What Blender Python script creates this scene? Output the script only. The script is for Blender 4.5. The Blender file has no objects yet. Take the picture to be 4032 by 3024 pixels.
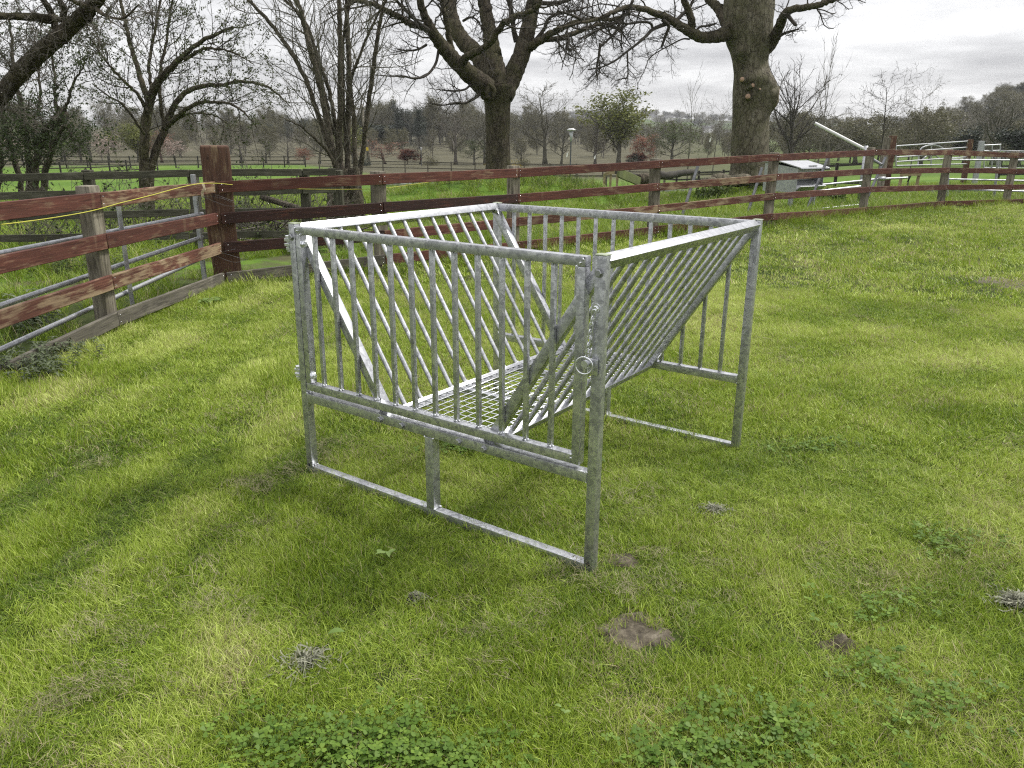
import bpy, bmesh, math, random
import numpy as np
from mathutils import Matrix, Vector, noise as mnoise

S = bpy.context.scene
COL = S.collection
rng = np.random.default_rng(7)
random.seed(7)
PI = math.pi

# ------------------------------------------------------------------ camera
FPX, PITCH, ROLL, CH = 3080.0, 0.3054, 0.0068, 1.6
_cp, _sp = math.cos(PITCH), math.sin(PITCH)
_f = np.array([0, _cp, -_sp]); _u0 = np.array([0, _sp, _cp]); _x0 = np.array([1., 0, 0])
_x = math.cos(ROLL) * _x0 + math.sin(ROLL) * _u0
_u = -math.sin(ROLL) * _x0 + math.cos(ROLL) * _u0
cam = bpy.data.cameras.new('camera')
co = bpy.data.objects.new('camera', cam); COL.objects.link(co)
cam.sensor_fit = 'HORIZONTAL'; cam.sensor_width = 36; cam.lens = FPX / 4032 * 36
cam.clip_start = 0.05; cam.clip_end = 9000
M = Matrix((( _x[0], _u[0], -_f[0], 0), (_x[1], _u[1], -_f[1], 0), (_x[2], _u[2], -_f[2], CH), (0, 0, 0, 1)))
co.matrix_world = M
S.camera = co
K = 4032 / 2212.0

def ray(dx, dy):
    return _f + _x * ((dx * K - 2016) / FPX) + _u * ((1512 - dy * K) / FPX)

def P(dx, dy, Y):
    """world point seen at (dx,dy) of the 2212-wide photograph, Y metres forward"""
    d = ray(dx, dy); t = Y / d[1]
    return np.array([d[0] * t, Y, CH + d[2] * t])

# ------------------------------------------------------------------ terrain
AZ = np.radians([-60, -20, -9.7, 0, 10, 17.8, 23.7, 28.2, 31.7, 40, 60])
R0 = np.array([10, 10.5, 10.8, 11.5, 13, 16.5, 20.5, 24, 28.5, 34, 40])
SL = np.array([.045, .045, .045, .045, .045, .040, .032, .026, .02, .015, .015])

def sst(a, b, x):
    t = np.clip((x - a) / (b - a), 0, 1); return t * t * (3 - 2 * t)

MOUNDS = []   # x, y, r, h

def ground(x, y):
    x = np.asarray(x, float); y = np.asarray(y, float)
    r = np.hypot(x, y); az = np.arctan2(x, np.maximum(y, 1e-6))
    r0 = np.interp(az, AZ, R0); s = np.interp(az, AZ, SL)
    z = -s * np.clip(r - r0, 0, 45)
    z = z + (-.2 - z) * sst(125, 260, r) + sst(260, 620, r) * 6
    for mx, my, mr, mh in MOUNDS:
        z = z + mh * np.exp(-(((x - mx) ** 2 + (y - my) ** 2) / mr ** 2))
    return z

def gnd(dx, dy, it=60):
    d = ray(dx, dy)
    if d[2] > -1e-4: d = d.copy(); d[2] = -1e-4
    t = -CH / d[2]; t0 = 0
    ts = np.linspace(1, min(t * 6, 400), 4000)
    px, py, pz = d[0] * ts, d[1] * ts, CH + d[2] * ts
    g = ground(px, py)
    k = np.argmax(pz < g)
    if pz[k] >= g[k]: k = len(ts) - 1
    return np.array([px[k], py[k], g[k]])

# ------------------------------------------------------------------ value noise
_tab = np.random.default_rng(3).random((256, 256))
def vnoise(x, y):
    xi = np.floor(x).astype(int); yi = np.floor(y).astype(int)
    fx = x - xi; fy = y - yi
    fx = fx * fx * (3 - 2 * fx); fy = fy * fy * (3 - 2 * fy)
    a = _tab[xi % 256, yi % 256]; b = _tab[(xi + 1) % 256, yi % 256]
    c = _tab[xi % 256, (yi + 1) % 256]; d = _tab[(xi + 1) % 256, (yi + 1) % 256]
    return (a * (1 - fx) + b * fx) * (1 - fy) + (c * (1 - fx) + d * fx) * fy
def fbm(x, y, o=3):
    v = 0; a = .5; t = 0
    for i in range(o):
        v = v + a * vnoise(x * 2 ** i + 17 * i, y * 2 ** i + 5 * i); t += a; a *= .5
    return v / t

# ------------------------------------------------------------------ materials
def mat(name):
    m = bpy.data.materials.new(name); m.use_nodes = True
    nt = m.node_tree; b = nt.nodes['Principled BSDF']
    return m, nt, b
def nd(nt, t, **kw):
    n = nt.nodes.new(t)
    for k, v in kw.items():
        if k.startswith('i_'): n.inputs[k[2:]].default_value = v
        else: setattr(n, k, v)
    return n
def ramp(nt, fac, stops):
    r = nd(nt, 'ShaderNodeValToRGB'); e = r.color_ramp.elements
    while len(e) > 1: e.remove(e[0])
    e[0].position = stops[0][0]; e[0].color = (*stops[0][1], 1)
    for p, c in stops[1:]:
        q = e.new(p); q.color = (*c, 1)
    nt.links.new(fac, r.inputs[0]); return r
def mixc(nt, fac, a, b, mode='MIX'):
    n = nd(nt, 'ShaderNodeMix', data_type='RGBA', blend_type=mode)
    for i, v in ((0, fac), (6, a), (7, b)):
        if isinstance(v, bpy.types.NodeSocket): nt.links.new(v, n.inputs[i])
        elif i == 0: n.inputs[0].default_value = v
        else: n.inputs[i].default_value = (*v, 1)
    return n.outputs[2]
def math_(nt, op, a, b=0.5, c=None):
    n = nd(nt, 'ShaderNodeMath', operation=op)
    for i, v in enumerate((a, b, c)):
        if v is None: continue
        if isinstance(v, bpy.types.NodeSocket): nt.links.new(v, n.inputs[i])
        else: n.inputs[i].default_value = v
    return n.outputs[0]
def coords(nt, kind='Object', scale=(1, 1, 1), rand=True):
    tc = nd(nt, 'ShaderNodeTexCoord'); mp = nd(nt, 'ShaderNodeMapping')
    mp.inputs['Scale'].default_value = scale
    nt.links.new(tc.outputs[kind], mp.inputs[0])
    if rand:
        oi = nd(nt, 'ShaderNodeObjectInfo')
        k = math_(nt, 'MULTIPLY', oi.outputs['Random'], 40.0)
        cx = nd(nt, 'ShaderNodeCombineXYZ')
        nt.links.new(k, cx.inputs[0]); nt.links.new(k, cx.inputs[1]); nt.links.new(cx.outputs[0], mp.inputs['Location'])
    return mp.outputs[0]
def noise(nt, vec, scale, detail=4, rough=.55, out=0, dist=0):
    n = nd(nt, 'ShaderNodeTexNoise'); n.inputs['Scale'].default_value = scale
    n.inputs['Detail'].default_value = detail; n.inputs['Roughness'].default_value = rough
    n.inputs['Distortion'].default_value = dist
    if vec is not None: nt.links.new(vec, n.inputs['Vector'])
    return n.outputs[out]
def bump(nt, b, h, strength=.3, dist=.01):
    n = nd(nt, 'ShaderNodeBump'); n.inputs['Strength'].default_value = strength; n.inputs['Distance'].default_value = dist
    nt.links.new(h, n.inputs['Height']); nt.links.new(n.outputs[0], b.inputs['Normal'])
def simple(name, col, rough=.6, metal=0, var=.25, scale=8):
    m, nt, b = mat(name)
    v = coords(nt); n = noise(nt, v, scale)
    a = tuple(c * (1 - var) for c in col); c2 = tuple(min(1, c * (1 + var)) for c in col)
    r = ramp(nt, n, [(.3, a), (.7, c2)]); nt.links.new(r.outputs[0], b.inputs['Base Color'])
    b.inputs['Roughness'].default_value = rough; b.inputs['Metallic'].default_value = metal
    return m

def galv(name, lo=.20, hi=.60, rough=.36, scale=60):
    m, nt, b = mat(name)
    v = coords(nt)
    vo = nd(nt, 'ShaderNodeTexVoronoi'); vo.inputs['Scale'].default_value = scale; vo.inputs['Randomness'].default_value = 1
    dn = noise(nt, v, 30, 3, out=1)
    vv = mixc(nt, .06, v, dn, 'ADD'); nt.links.new(vv, vo.inputs['Vector'])
    sp = nd(nt, 'ShaderNodeSeparateColor'); nt.links.new(vo.outputs['Color'], sp.inputs[0])
    big = noise(nt, v, 6, 5, .65)
    st_ = noise(nt, coords(nt, 'Object', (9, 9, 30)), 3.2, 5, .7, dist=2.0)
    f = math_(nt, 'ADD', math_(nt, 'MULTIPLY', sp.outputs[0], .42), math_(nt, 'MULTIPLY', big, .36)); f = math_(nt, 'ADD', f, math_(nt, 'MULTIPLY', st_, .45))
    r = ramp(nt, f, [(.25, (lo, lo * 1.02, lo * 1.06)), (.55, ((lo + hi) / 2, (lo + hi) / 2 * 1.02, (lo + hi) / 2 * 1.06)), (.85, (hi, hi * 1.01, hi * 1.04))])
    nt.links.new(r.outputs[0], b.inputs['Base Color'])
    b.inputs['Metallic'].default_value = .82
    rr = math_(nt, 'MULTIPLY_ADD', f, -.18, rough + .1); nt.links.new(rr, b.inputs['Roughness'])
    bump(nt, b, noise(nt, v, 90, 3), .12, .002)
    return m
M_GALV = galv('galvanised_steel')
M_GALV2 = galv('weathered_galvanised_steel', .26, .46, .5, 25)
M_STEEL = galv('dull_dark_steel', .10, .2, .55, 25)
M_BOLT = galv('zinc_bolt', .25, .45, .4, 120)
M_BRIGHT = galv('bright_zinc', .6, .85, .25, 80)
M_WELD = galv('weld_zinc', .6, .8, .4, 120)
M_CAP = simple('pale_green_plastic', (.26, .29, .2), .6, 0, .2, 40)
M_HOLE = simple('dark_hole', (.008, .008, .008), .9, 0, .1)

def wood(name, stain, pale, amount, rough=.75, knots=True, grey=None):
    m, nt, b = mat(name)
    v = coords(nt, 'Object', (1.2, 14, 22))
    g = noise(nt, v, 3.0, 6, .65, dist=.8)
    v2 = coords(nt, 'Object', (1.6, 5, 5)); blot = noise(nt, v2, 2.2, 4, .6)
    v3 = coords(nt, 'Object', (3, 8, 8)); kn = nd(nt, 'ShaderNodeTexVoronoi'); kn.inputs['Scale'].default_value = .75
    nt.links.new(v3, kn.inputs['Vector'])
    st2 = tuple(c * .45 for c in stain)
    base = ramp(nt, g, [(.32, st2), (.5, stain), (.68, tuple(c * 1.5 for c in stain))]).outputs[0]
    pl = ramp(nt, g, [(.3, tuple(c * .55 for c in pale)), (.7, pale)]).outputs[0]
    f = math_(nt, 'MULTIPLY_ADD', g, .5, math_(nt, 'MULTIPLY', blot, .9))
    fr = ramp(nt, f, [(amount, (0, 0, 0)), (amount + .14, (1, 1, 1))]).outputs[0]
    c = mixc(nt, fr, base, pl)
    # rub marks: short pale bars across the board
    v4 = coords(nt, 'Object', (3.2, .7, .7)); rb = noise(nt, v4, 2.4, 1, .4)
    fb = ramp(nt, rb, [(.66, (0, 0, 0)), (.74, (.55, .55, .55))]).outputs[0]
    c = mixc(nt, fb, c, pl)
    if knots:
        fk = ramp(nt, kn.outputs['Distance'], [(.03, (1, 1, 1)), (.12, (0, 0, 0))]).outputs[0]
        c = mixc(nt, fk, c, tuple(x * .35 for x in stain))
    dk = noise(nt, coords(nt, 'Object', (1, 1, 1)), .55, 2)
    c = mixc(nt, ramp(nt, dk, [(.35, (.55, .55, .55)), (.55, (0, 0, 0))]).outputs[0], c, tuple(x * .4 for x in stain))
    nt.links.new(c, b.inputs['Base Color']); b.inputs['Roughness'].default_value = rough
    b.inputs['Specular IOR Level'].default_value = .25
    bump(nt, b, g, .35, .004)
    return m
M_RED = wood('red_stained_wood', (.092, .034, .024), (.24, .16, .10), .76)
M_RED2 = wood('red_stained_wood_worn', (.11, .045, .031), (.32, .235, .145), .66)
M_DARKRED = wood('dark_stained_wood', (.034, .016, .013), (.10, .035, .022), .76)
M_GREY = wood('grey_weathered_wood', (.105, .095, .075), (.21, .19, .15), .72)
M_POST = wood('weathered_post_wood', (.13, .115, .085), (.30, .27, .21), .64)
M_BIG = wood('brown_post_wood', (.095, .05, .032), (.27, .195, .115), .74)
M_OLD = wood('mossy_old_wood', (.06, .058, .04), (.12, .115, .085), .72)
M_NEWWOOD = wood('new_pale_wood', (.22, .17, .09), (.36, .29, .17), .6)
M_FARW = wood('dark_far_fence_wood', (.028, .025, .02), (.05, .045, .035), .7)
M_MIDW = wood('grey_far_fence_wood', (.09, .08, .06), (.15, .14, .1), .7)

def bark(name, dark, mid, light, moss, sc=1.0, crack=1.0):
    m, nt, b = mat(name)
    v = coords(nt, 'Object', (1, 1, .35)); v1 = coords(nt, 'Object', (1, 1, 1))
    n1 = noise(nt, v, 9 * sc, 6, .7, dist=1.2); n2 = noise(nt, v1, 1.6 * sc, 4, .6); n3 = noise(nt, v1, 3.5 * sc, 5, .7)
    c = ramp(nt, n1, [(.32, dark), (.5, mid), (.72, light)]).outputs[0]
    c = mixc(nt, ramp(nt, n2, [(.42, (0, 0, 0)), (.62, (.8, .8, .8))]).outputs[0], c, moss)
    c = mixc(nt, ramp(nt, n3, [(.6, (0, 0, 0)), (.72, (.6, .6, .6))]).outputs[0], c, light)
    nt.links.new(c, b.inputs['Base Color']); b.inputs['Roughness'].default_value = .9
    b.inputs['Specular IOR Level'].default_value = .15
    ck = nd(nt, 'ShaderNodeTexVoronoi', feature='DISTANCE_TO_EDGE'); ck.inputs['Scale'].default_value = 5.5 * sc
    nt.links.new(mixc(nt, .25, coords(nt, 'Object', (1, 1, .45)), noise(nt, v1, 5 * sc, 4, out=1), 'ADD'), ck.inputs['Vector'])
    ce = ramp(nt, ck.outputs['Distance'], [(.0, (0, 0, 0)), (.09, (1, 1, 1))]).outputs[0]
    c2 = mixc(nt, math_(nt, 'MULTIPLY', math_(nt, 'SUBTRACT', 1.0, ce), .55), c, tuple(x * .5 for x in dark)); nt.links.new(c2, b.inputs['Base Color'])
    bump(nt, b, math_(nt, 'MULTIPLY_ADD', ce, .35, n1), .9 * crack, .05)
    return m
M_BARK = bark('grey_brown_bark', (.022, .018, .013), (.070, .058, .042), (.14, .12, .09), (.068, .064, .032))
M_BEECH = bark('beech_bark', (.032, .027, .018), (.12, .105, .075), (.24, .22, .175), (.085, .082, .045), 1.0, .8)
M_STEM = bark('pale_stem_bark', (.035, .03, .022), (.11, .095, .072), (.21, .185, .15), (.075, .068, .042), 2.2)
M_TWIG = simple('dark_twig_bark', (.034, .028, .021), .9, 0, .3, 2)
M_TWIGL = simple('pale_twig_bark', (.10, .088, .072), .9, 0, .3, 2)
M_TWIGR = simple('reddish_twig_bark', (.085, .055, .04), .9, 0, .3, 2)
M_TWIGB = simple('brown_twig_bark', (.085, .080, .056), .9, 0, .3, 2)
M_CUT = simple('fresh_cut_wood', (.34, .225, .15), .8, 0, .25, 14)

def leafmat(name, dark, light, trans=.3, rough=.55):
    m, nt, b = mat(name)
    at = nd(nt, 'ShaderNodeAttribute', attribute_name='bv')
    g = nd(nt, 'ShaderNodeNewGeometry')
    n = noise(nt, g.outputs['Position'], 1.1, 3)
    f = math_(nt, 'ADD', math_(nt, 'MULTIPLY', at.outputs['Fac'], .6), math_(nt, 'MULTIPLY', n, .4))
    c = ramp(nt, f, [(.15, dark), (.85, light)]).outputs[0]
    nt.links.new(c, b.inputs['Base Color']); b.inputs['Roughness'].default_value = rough
    b.inputs['Specular IOR Level'].default_value = .3
    tr = nd(nt, 'ShaderNodeBsdfTranslucent'); nt.links.new(c, tr.inputs[0])
    mx = nd(nt, 'ShaderNodeMixShader'); mx.inputs[0].default_value = trans
    nt.links.new(b.outputs[0], mx.inputs[1]); nt.links.new(tr.outputs[0], mx.inputs[2])
    nt.links.new(mx.outputs[0], nt.nodes['Material Output'].inputs[0])
    return m
M_LF_DARK = leafmat('dark_green_leaf', (.022, .034, .013), (.075, .10, .035))
M_LF_BUD = leafmat('opening_bud_leaf', (.03, .04, .015), (.085, .10, .035))
M_LF_YEL = leafmat('yellow_green_leaf', (.075, .095, .015), (.19, .2, .045))
M_LF_GRN = leafmat('mid_green_leaf', (.04, .065, .015), (.10, .13, .03))
M_LF_COP = leafmat('copper_leaf', (.24, .10, .065), (.42, .21, .14))
M_LF_RED = leafmat('dark_red_leaf', (.09, .03, .022), (.2, .08, .05))
M_LF_PNK = leafmat('pink_blossom', (.3, .2, .17), (.6, .5, .44))
M_LF_CON = leafmat('conifer_needles', (.012, .02, .012), (.03, .042, .025), .1)
M_LF_BRN = leafmat('brown_bud_haze', (.075, .072, .038), (.15, .14, .075))
M_NETTLE = leafmat('nettle_leaf', (.045, .058, .03), (.15, .18, .10), .25)
M_CLOVER = leafmat('clover_leaf', (.055, .115, .010), (.16, .25, .035), .3)
M_DOCK = leafmat('dock_leaf', (.12, .19, .04), (.25, .34, .11), .3)
M_GORSE = leafmat('gorse_flower', (.2, .15, .02), (.4, .3, .03), .2)

def grassmat(name, lawn=True):
    m, nt, b = mat(name)
    at = nd(nt, 'ShaderNodeAttribute', attribute_name='bv')
    tn = nd(nt, 'ShaderNodeAttribute', attribute_name='tone', attribute_type='INSTANCER')
    dr = nd(nt, 'ShaderNodeAttribute', attribute_name='dry', attribute_type='INSTANCER')
    f = math_(nt, 'ADD', math_(nt, 'MULTIPLY', at.outputs['Fac'], .45), math_(nt, 'MULTIPLY', tn.outputs['Fac'], .62))
    c = ramp(nt, f, [(.06, (.034, .070, .003)), (.34, (.135, .215, .010)), (.60, (.295, .39, .036)), (.95, (.58, .64, .20))]).outputs[0]
    dd = math_(nt, 'GREATER_THAN', dr.outputs['Fac'], at.outputs['Fac'])
    c = mixc(nt, dd, c, (.36, .31, .17))
    nt.links.new(c, b.inputs['Base Color']); b.inputs['Roughness'].default_value = .5
    b.inputs['Specular IOR Level'].default_value = .35
    tr = nd(nt, 'ShaderNodeBsdfTranslucent'); nt.links.new(c, tr.inputs[0])
    mx = nd(nt, 'ShaderNodeMixShader'); mx.inputs[0].default_value = .28
    nt.links.new(b.outputs[0], mx.inputs[1]); nt.links.new(tr.outputs[0], mx.inputs[2])
    nt.links.new(mx.outputs[0], nt.nodes['Material Output'].inputs[0])
    return m
M_GRASS = grassmat('grass_blade')
M_HAY = leafmat('dry_clippings', (.10, .095, .045), (.34, .31, .17), .25)
M_HAYGREY = leafmat('grey_dead_grass', (.10, .105, .07), (.30, .30, .22), .2)

# ------------------------------------------------------------------ mesh helpers
class MB:
    def __init__(s): s.v = []; s.f = []; s.n = 0; s.a = []
    def add(s, v, f, a=None):
        v = np.asarray(v, float)
        s.v.append(v); k = s.n
        s.f += [tuple(i + k for i in q) for q in f]
        s.n += len(v)
        s.a.append(np.full(len(v), random.random()) if a is None else np.broadcast_to(np.asarray(a, float), (len(v),)))
    def tube(s, pts, rad, n=6, cap=True, rough=0, sq=None):
        pts = np.asarray(pts, float); m = len(pts); rad = np.broadcast_to(np.asarray(rad, float), (m,))
        t = np.gradient(pts, axis=0); t /= (np.linalg.norm(t, axis=1)[:, None] + 1e-12)
        ref = np.array([0, 0, 1.]) if abs(t[0][2]) < .9 else np.array([1., 0, 0])
        a = np.cross(t[0], ref); a /= np.linalg.norm(a)
        A = [a]
        for i in range(1, m):
            a = a - t[i] * (a @ t[i]); a /= (np.linalg.norm(a) + 1e-12); A.append(a)
        A = np.array(A); B = np.cross(t, A)
        an = np.arange(n) * 2 * PI / n
        rr = rad[:, None] * np.ones(n)
        if rough:
            rr = rr * (1 + rough * (rng.random((m, n)) - .5))
        V = pts[:, None, :] + rr[..., None] * (np.cos(an)[None, :, None] * A[:, None, :] + np.sin(an)[None, :, None] * B[:, None, :])
        F = []
        for i in range(m - 1):
            for j in range(n):
                k = (j + 1) % n
                F.append((i * n + j, i * n + k, (i + 1) * n + k, (i + 1) * n + j))
        if cap:
            F.append(tuple(range(n))[::-1]); F.append(tuple((m - 1) * n + j for j in range(n)))
        s.add(V.reshape(-1, 3), F)
    def box(s, c, size, R=None):
        c = np.asarray(c, float); h = np.asarray(size, float) / 2
        q = np.array([[x, y, z] for x in (-1, 1) for y in (-1, 1) for z in (-1, 1)]) * h
        if R is not None: q = q @ np.asarray(R, float).T
        s.add(q + c, [(0, 1, 3, 2), (4, 6, 7, 5), (0, 4, 5, 1), (2, 3, 7, 6), (0, 2, 6, 4), (1, 5, 7, 3)])
    def mesh(s, name, smooth=True):
        me = bpy.data.meshes.new(name)
        V = np.concatenate(s.v) if s.v else np.zeros((0, 3))
        nl = np.array([len(f) for f in s.f], dtype=np.int32)
        me.vertices.add(len(V)); me.vertices.foreach_set('co', V.astype(np.float32).ravel())
        idx = np.fromiter((i for f in s.f for i in f), dtype=np.int32, count=int(nl.sum()))
        me.loops.add(len(idx)); me.loops.foreach_set('vertex_index', idx)
        me.polygons.add(len(nl)); st = np.concatenate([[0], np.cumsum(nl)[:-1]]).astype(np.int32)
        me.polygons.foreach_set('loop_start', st)
        try: me.polygons.foreach_set('loop_total', nl)
        except Exception: pass
        me.update(calc_edges=True)
        if s.a:
            at = me.attributes.new('bv', 'FLOAT', 'POINT'); at.data.foreach_set('value', np.concatenate(s.a).astype(np.float32))
        me.polygons.foreach_set('use_smooth', np.full(len(nl), smooth))
        return me

def link(name, me, m, parent=None, M=None):
    o = bpy.data.objects.new(name, me); COL.objects.link(o)
    if m is not None:
        me.materials.clear(); me.materials.append(m)
    if parent is not None: o.parent = parent
    if M is not None: o.matrix_basis = M
    return o
def empty(name, label, cat, loc=(0, 0, 0), rz=0, group=None):
    o = bpy.data.objects.new(name, None); COL.objects.link(o); o.empty_display_size = .1
    o.location = loc; o.rotation_euler = (0, 0, rz)
    return tag(o, label, cat, group)
def tag(o, label=None, cat=None, group=None, kind=None):
    if label: o['label'] = label
    if cat: o['category'] = cat
    if group: o['group'] = group
    if kind: o['kind'] = kind
    return o
def boxmesh(name, lx, ly, lz, bev=.003, seg=1, wob=0):
    bm = bmesh.new(); bmesh.ops.create_cube(bm, size=1)
    bmesh.ops.scale(bm, vec=(lx, ly, lz), verts=bm.verts)
    if wob:
        es = [e for e in bm.edges if abs((e.verts[0].co - e.verts[1].co).x) > lx * .5]
        bmesh.ops.subdivide_edges(bm, edges=es, cuts=7)
        ph = random.random() * 50
        for v in bm.verts:
            v.co.y += wob * (mnoise.noise(Vector((v.co.x * 1.3 + ph, 0, 0)))); v.co.z += wob * mnoise.noise(Vector((v.co.x * 1.3 + ph, 9, 0)))
            v.co.z += .25 * wob * mnoise.noise(Vector((v.co.x * 5 + ph, v.co.z * 40, 3)))
    if bev: bmesh.ops.bevel(bm, geom=list(bm.edges) if not wob else [e for e in bm.edges if e.calc_face_angle(0) > .7], offset=bev, segments=seg, affect='EDGES', profile=.6)
    me = bpy.data.meshes.new(name); bm.to_mesh(me); bm.free(); return me
def frame(p0, p1, up=(0, 0, 1)):
    p0 = Vector(p0); p1 = Vector(p1); x = (p1 - p0).normalized(); up = Vector(up)
    y = up.cross(x).normalized(); z = x.cross(y)
    c = (p0 + p1) / 2
    return Matrix(((x.x, y.x, z.x, c.x), (x.y, y.y, z.y, c.y), (x.z, y.z, z.z, c.z), (0, 0, 0, 1))), (p1 - p0).length
def beam(name, p0, p1, w, h, m, parent=None, up=(0, 0, 1), bev=.003, seg=1, wob=0):
    """a bar of section w (sideways) by h (along up), its length on local X"""
    Mx, L = frame(p0, p1, up)
    return link(name, boxmesh(name, L, w, h, bev, seg, wob), m, parent, Mx)
def rod(name, pts, r, m, parent=None, n=12):
    b = MB(); b.tube(pts, r, n)
    return link(name, b.mesh(name), m, parent)
def sharp(o, ang=35):
    me = o.data
    me.shade_smooth() if hasattr(me, 'shade_smooth') else None
    try: me.set_sharp_from_angle(angle=math.radians(ang))
    except Exception: pass
    return o
def lathe_hex(mb, c, axis, r, h, n=6):
    c = np.asarray(c, float); a = np.asarray(axis, float); a = a / np.linalg.norm(a)
    mb.tube([c, c + a * h * .85, c + a * h], [r, r, r * .86], n)

# ------------------------------------------------------------------ sky and sun
W = bpy.data.worlds.new('World'); S.world = W; W.use_nodes = True
nt = W.node_tree; bg = nt.nodes['Background']
SUN_EL, SUN_AZ = math.radians(52), math.radians(70)      # azimuth measured from +Y towards +X
sky = nd(nt, 'ShaderNodeTexSky', sky_type='NISHITA'); sky.sun_disc = False
sky.sun_elevation = SUN_EL; sky.sun_rotation = SUN_AZ
tc = nd(nt, 'ShaderNodeTexCoord')
sx = nd(nt, 'ShaderNodeSeparateXYZ'); nt.links.new(tc.outputs['Generated'], sx.inputs[0])
zc = math_(nt, 'MAXIMUM', sx.outputs[2], 0.0)
# cloud layer: direction projected on a flat ceiling so that clouds bunch up towards the horizon
den = math_(nt, 'ADD', zc, .10)
cx = nd(nt, 'ShaderNodeCombineXYZ')
nt.links.new(math_(nt, 'DIVIDE', sx.outputs[0], den), cx.inputs[0]); nt.links.new(math_(nt, 'DIVIDE', sx.outputs[1], den), cx.inputs[1])
n1 = noise(nt, cx.outputs[0], .75, 6, .55, dist=.3)
n2 = noise(nt, cx.outputs[0], 2.1, 5, .55)
cl = math_(nt, 'ADD', math_(nt, 'MULTIPLY', n1, .75), math_(nt, 'MULTIPLY', n2, .25))
cc = ramp(nt, cl, [(.36, (.50, .50, .525)), (.46, (.72, .72, .74)), (.55, (.96, .96, .975)), (.64, (1.16, 1.16, 1.165))])
zen = math_(nt, 'MULTIPLY_ADD', math_(nt, 'POWER', zc, .9), 1.05, .74)
cm = nd(nt, 'ShaderNodeVectorMath', operation='SCALE'); nt.links.new(cc.outputs[0], cm.inputs[0])
nt.links.new(math_(nt, 'MULTIPLY', zen, 8.9), cm.inputs['Scale'])
allc = mixc(nt, .95, sky.outputs[0], cm.outputs[0])
nt.links.new(allc, bg.inputs[0]); bg.inputs[1].default_value = .1
sl = bpy.data.lights.new('sun', 'SUN'); so = bpy.data.objects.new('sun', sl); COL.objects.link(so)
sl.energy = 3.1; sl.angle = math.radians(9); sl.color = (1, .97, .92)
dv = Vector((math.sin(SUN_AZ) * math.cos(SUN_EL), math.cos(SUN_AZ) * math.cos(SUN_EL), math.sin(SUN_EL)))
so.rotation_euler = dv.to_track_quat('Z', 'Y').to_euler()
so.location = dv * 60
S.view_settings.view_transform = 'Standard'; S.view_settings.look = 'None'
S.view_settings.exposure = 0.42; S.view_settings.gamma = 1; S.view_settings.use_curve_mapping = False
S.render.engine = 'CYCLES'
S.cycles.max_bounces = 5; S.cycles.diffuse_bounces = 3; S.cycles.glossy_bounces = 3; S.cycles.transmission_bounces = 3
S.cycles.volume_bounces = 0; S.cycles.transparent_max_bounces = 6
S.cycles.sample_clamp_indirect = 6
S.cycles.use_adaptive_sampling = True; S.cycles.adaptive_threshold = .01
S.cycles.use_denoising = False; S.cycles.filter_width = 1.2
try: S.cycles.denoiser = 'OPENIMAGEDENOISE'; S.cycles.denoising_prefilter = 'ACCURATE'
except Exception: pass


# ------------------------------------------------------------------ the galvanised feeder
FO = np.array([-.9905, 3.5939, 0.0]); FYAW = -.6227
FW, FD, FH = 1.597, 1.535, 1.2214
Fr = empty('sheep_feeder', 'galvanised steel livestock feeder with sloping barred sides standing on the mown lawn', 'feeder', FO, FYAW)
def copy_part(o, M, parent):
    c = o.copy(); COL.objects.link(c); c.parent = parent; c.matrix_basis = M; return c
PW = .040
corners = {'fl': (0, 0), 'fr': (FW, 0), 'br': (FW, FD), 'bl': (0, FD)}
post0 = None
hexs = []
for k, (a, b) in corners.items():
    Mx = Matrix.Translation((a, b, FH / 2))
    if post0 is None:
        post0 = link('corner_post', boxmesh('corner_post', PW, PW, FH, .004, 2), M_GALV, Fr, Mx); sharp(post0); pp = post0
        cap0 = link('post_cap', boxmesh('post_cap', PW + .003, PW + .003, .005, .0015, 1), M_CAP, pp, Matrix.Translation((0, 0, FH / 2 + .0015)))
    else:
        pp = copy_part(post0, Mx, Fr); copy_part(cap0, cap0.matrix_basis.copy(), pp)
    if k in ('fl', 'fr'):
        h = MB(); h.tube([(0, -PW / 2 - .0006, -FH / 2 + .046), (0, -PW / 2 + .002, -FH / 2 + .046)], .0075, 16)
        link('drain_hole', h.mesh('drain_hole'), M_HOLE, pp)
        h = MB(); lathe_hex(h, (-.002, -PW / 2, 1.163 - FH / 2), (0, -1, 0), .0135, .011)
        h.tube([(-.002, -PW / 2 + .0005, 1.163 - FH / 2), (-.002, -PW / 2 - .0025, 1.163 - FH / 2)], .017, 18)
        link('post_bolt', h.mesh('post_bolt', False), M_BOLT, pp)
# bottom rails, middle rails, middle legs, front and back
for v in (0, FD):
    sharp(beam('ground_rail', (PW / 2, v, .021), (FW - PW / 2, v, .021), .042, .042, M_GALV, Fr, bev=.003, seg=2))
    sharp(beam('middle_rail', (PW / 2, v, .400), (FW - PW / 2, v, .400), .042, .042, M_GALV, Fr, bev=.003, seg=2))
    sharp(beam('middle_leg', (FW / 2, v, .042), (FW / 2, v, .379), .045, .045, M_GALV, Fr, up=(0, 1, 0), bev=.004, seg=2))
# welds: small beads where tubes meet
wb = MB()
def bead(c, r=.006):
    for _ in range(3):
        q = np.asarray(c) + (rng.random(3) - .5) * r
        wb.tube([q - (r * .7, 0, 0), q, q + (r * .7, 0, 0)], [r * .3, r * .8, r * .3], 6)
for v in (0, FD):
    for u in (FW / 2 - .0235, FW / 2 + .0235):
        for s in (-1, 1):
            bead((u, v + s * .018, .044)); bead((u, v + s * .018, .377))
    for u in (PW / 2 + .002, FW - PW / 2 - .002):
        for z in (.003, .041, .38, .421):
            for s in (-1, 0, 1): bead((u, v + s * .016, z), .005)
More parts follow.
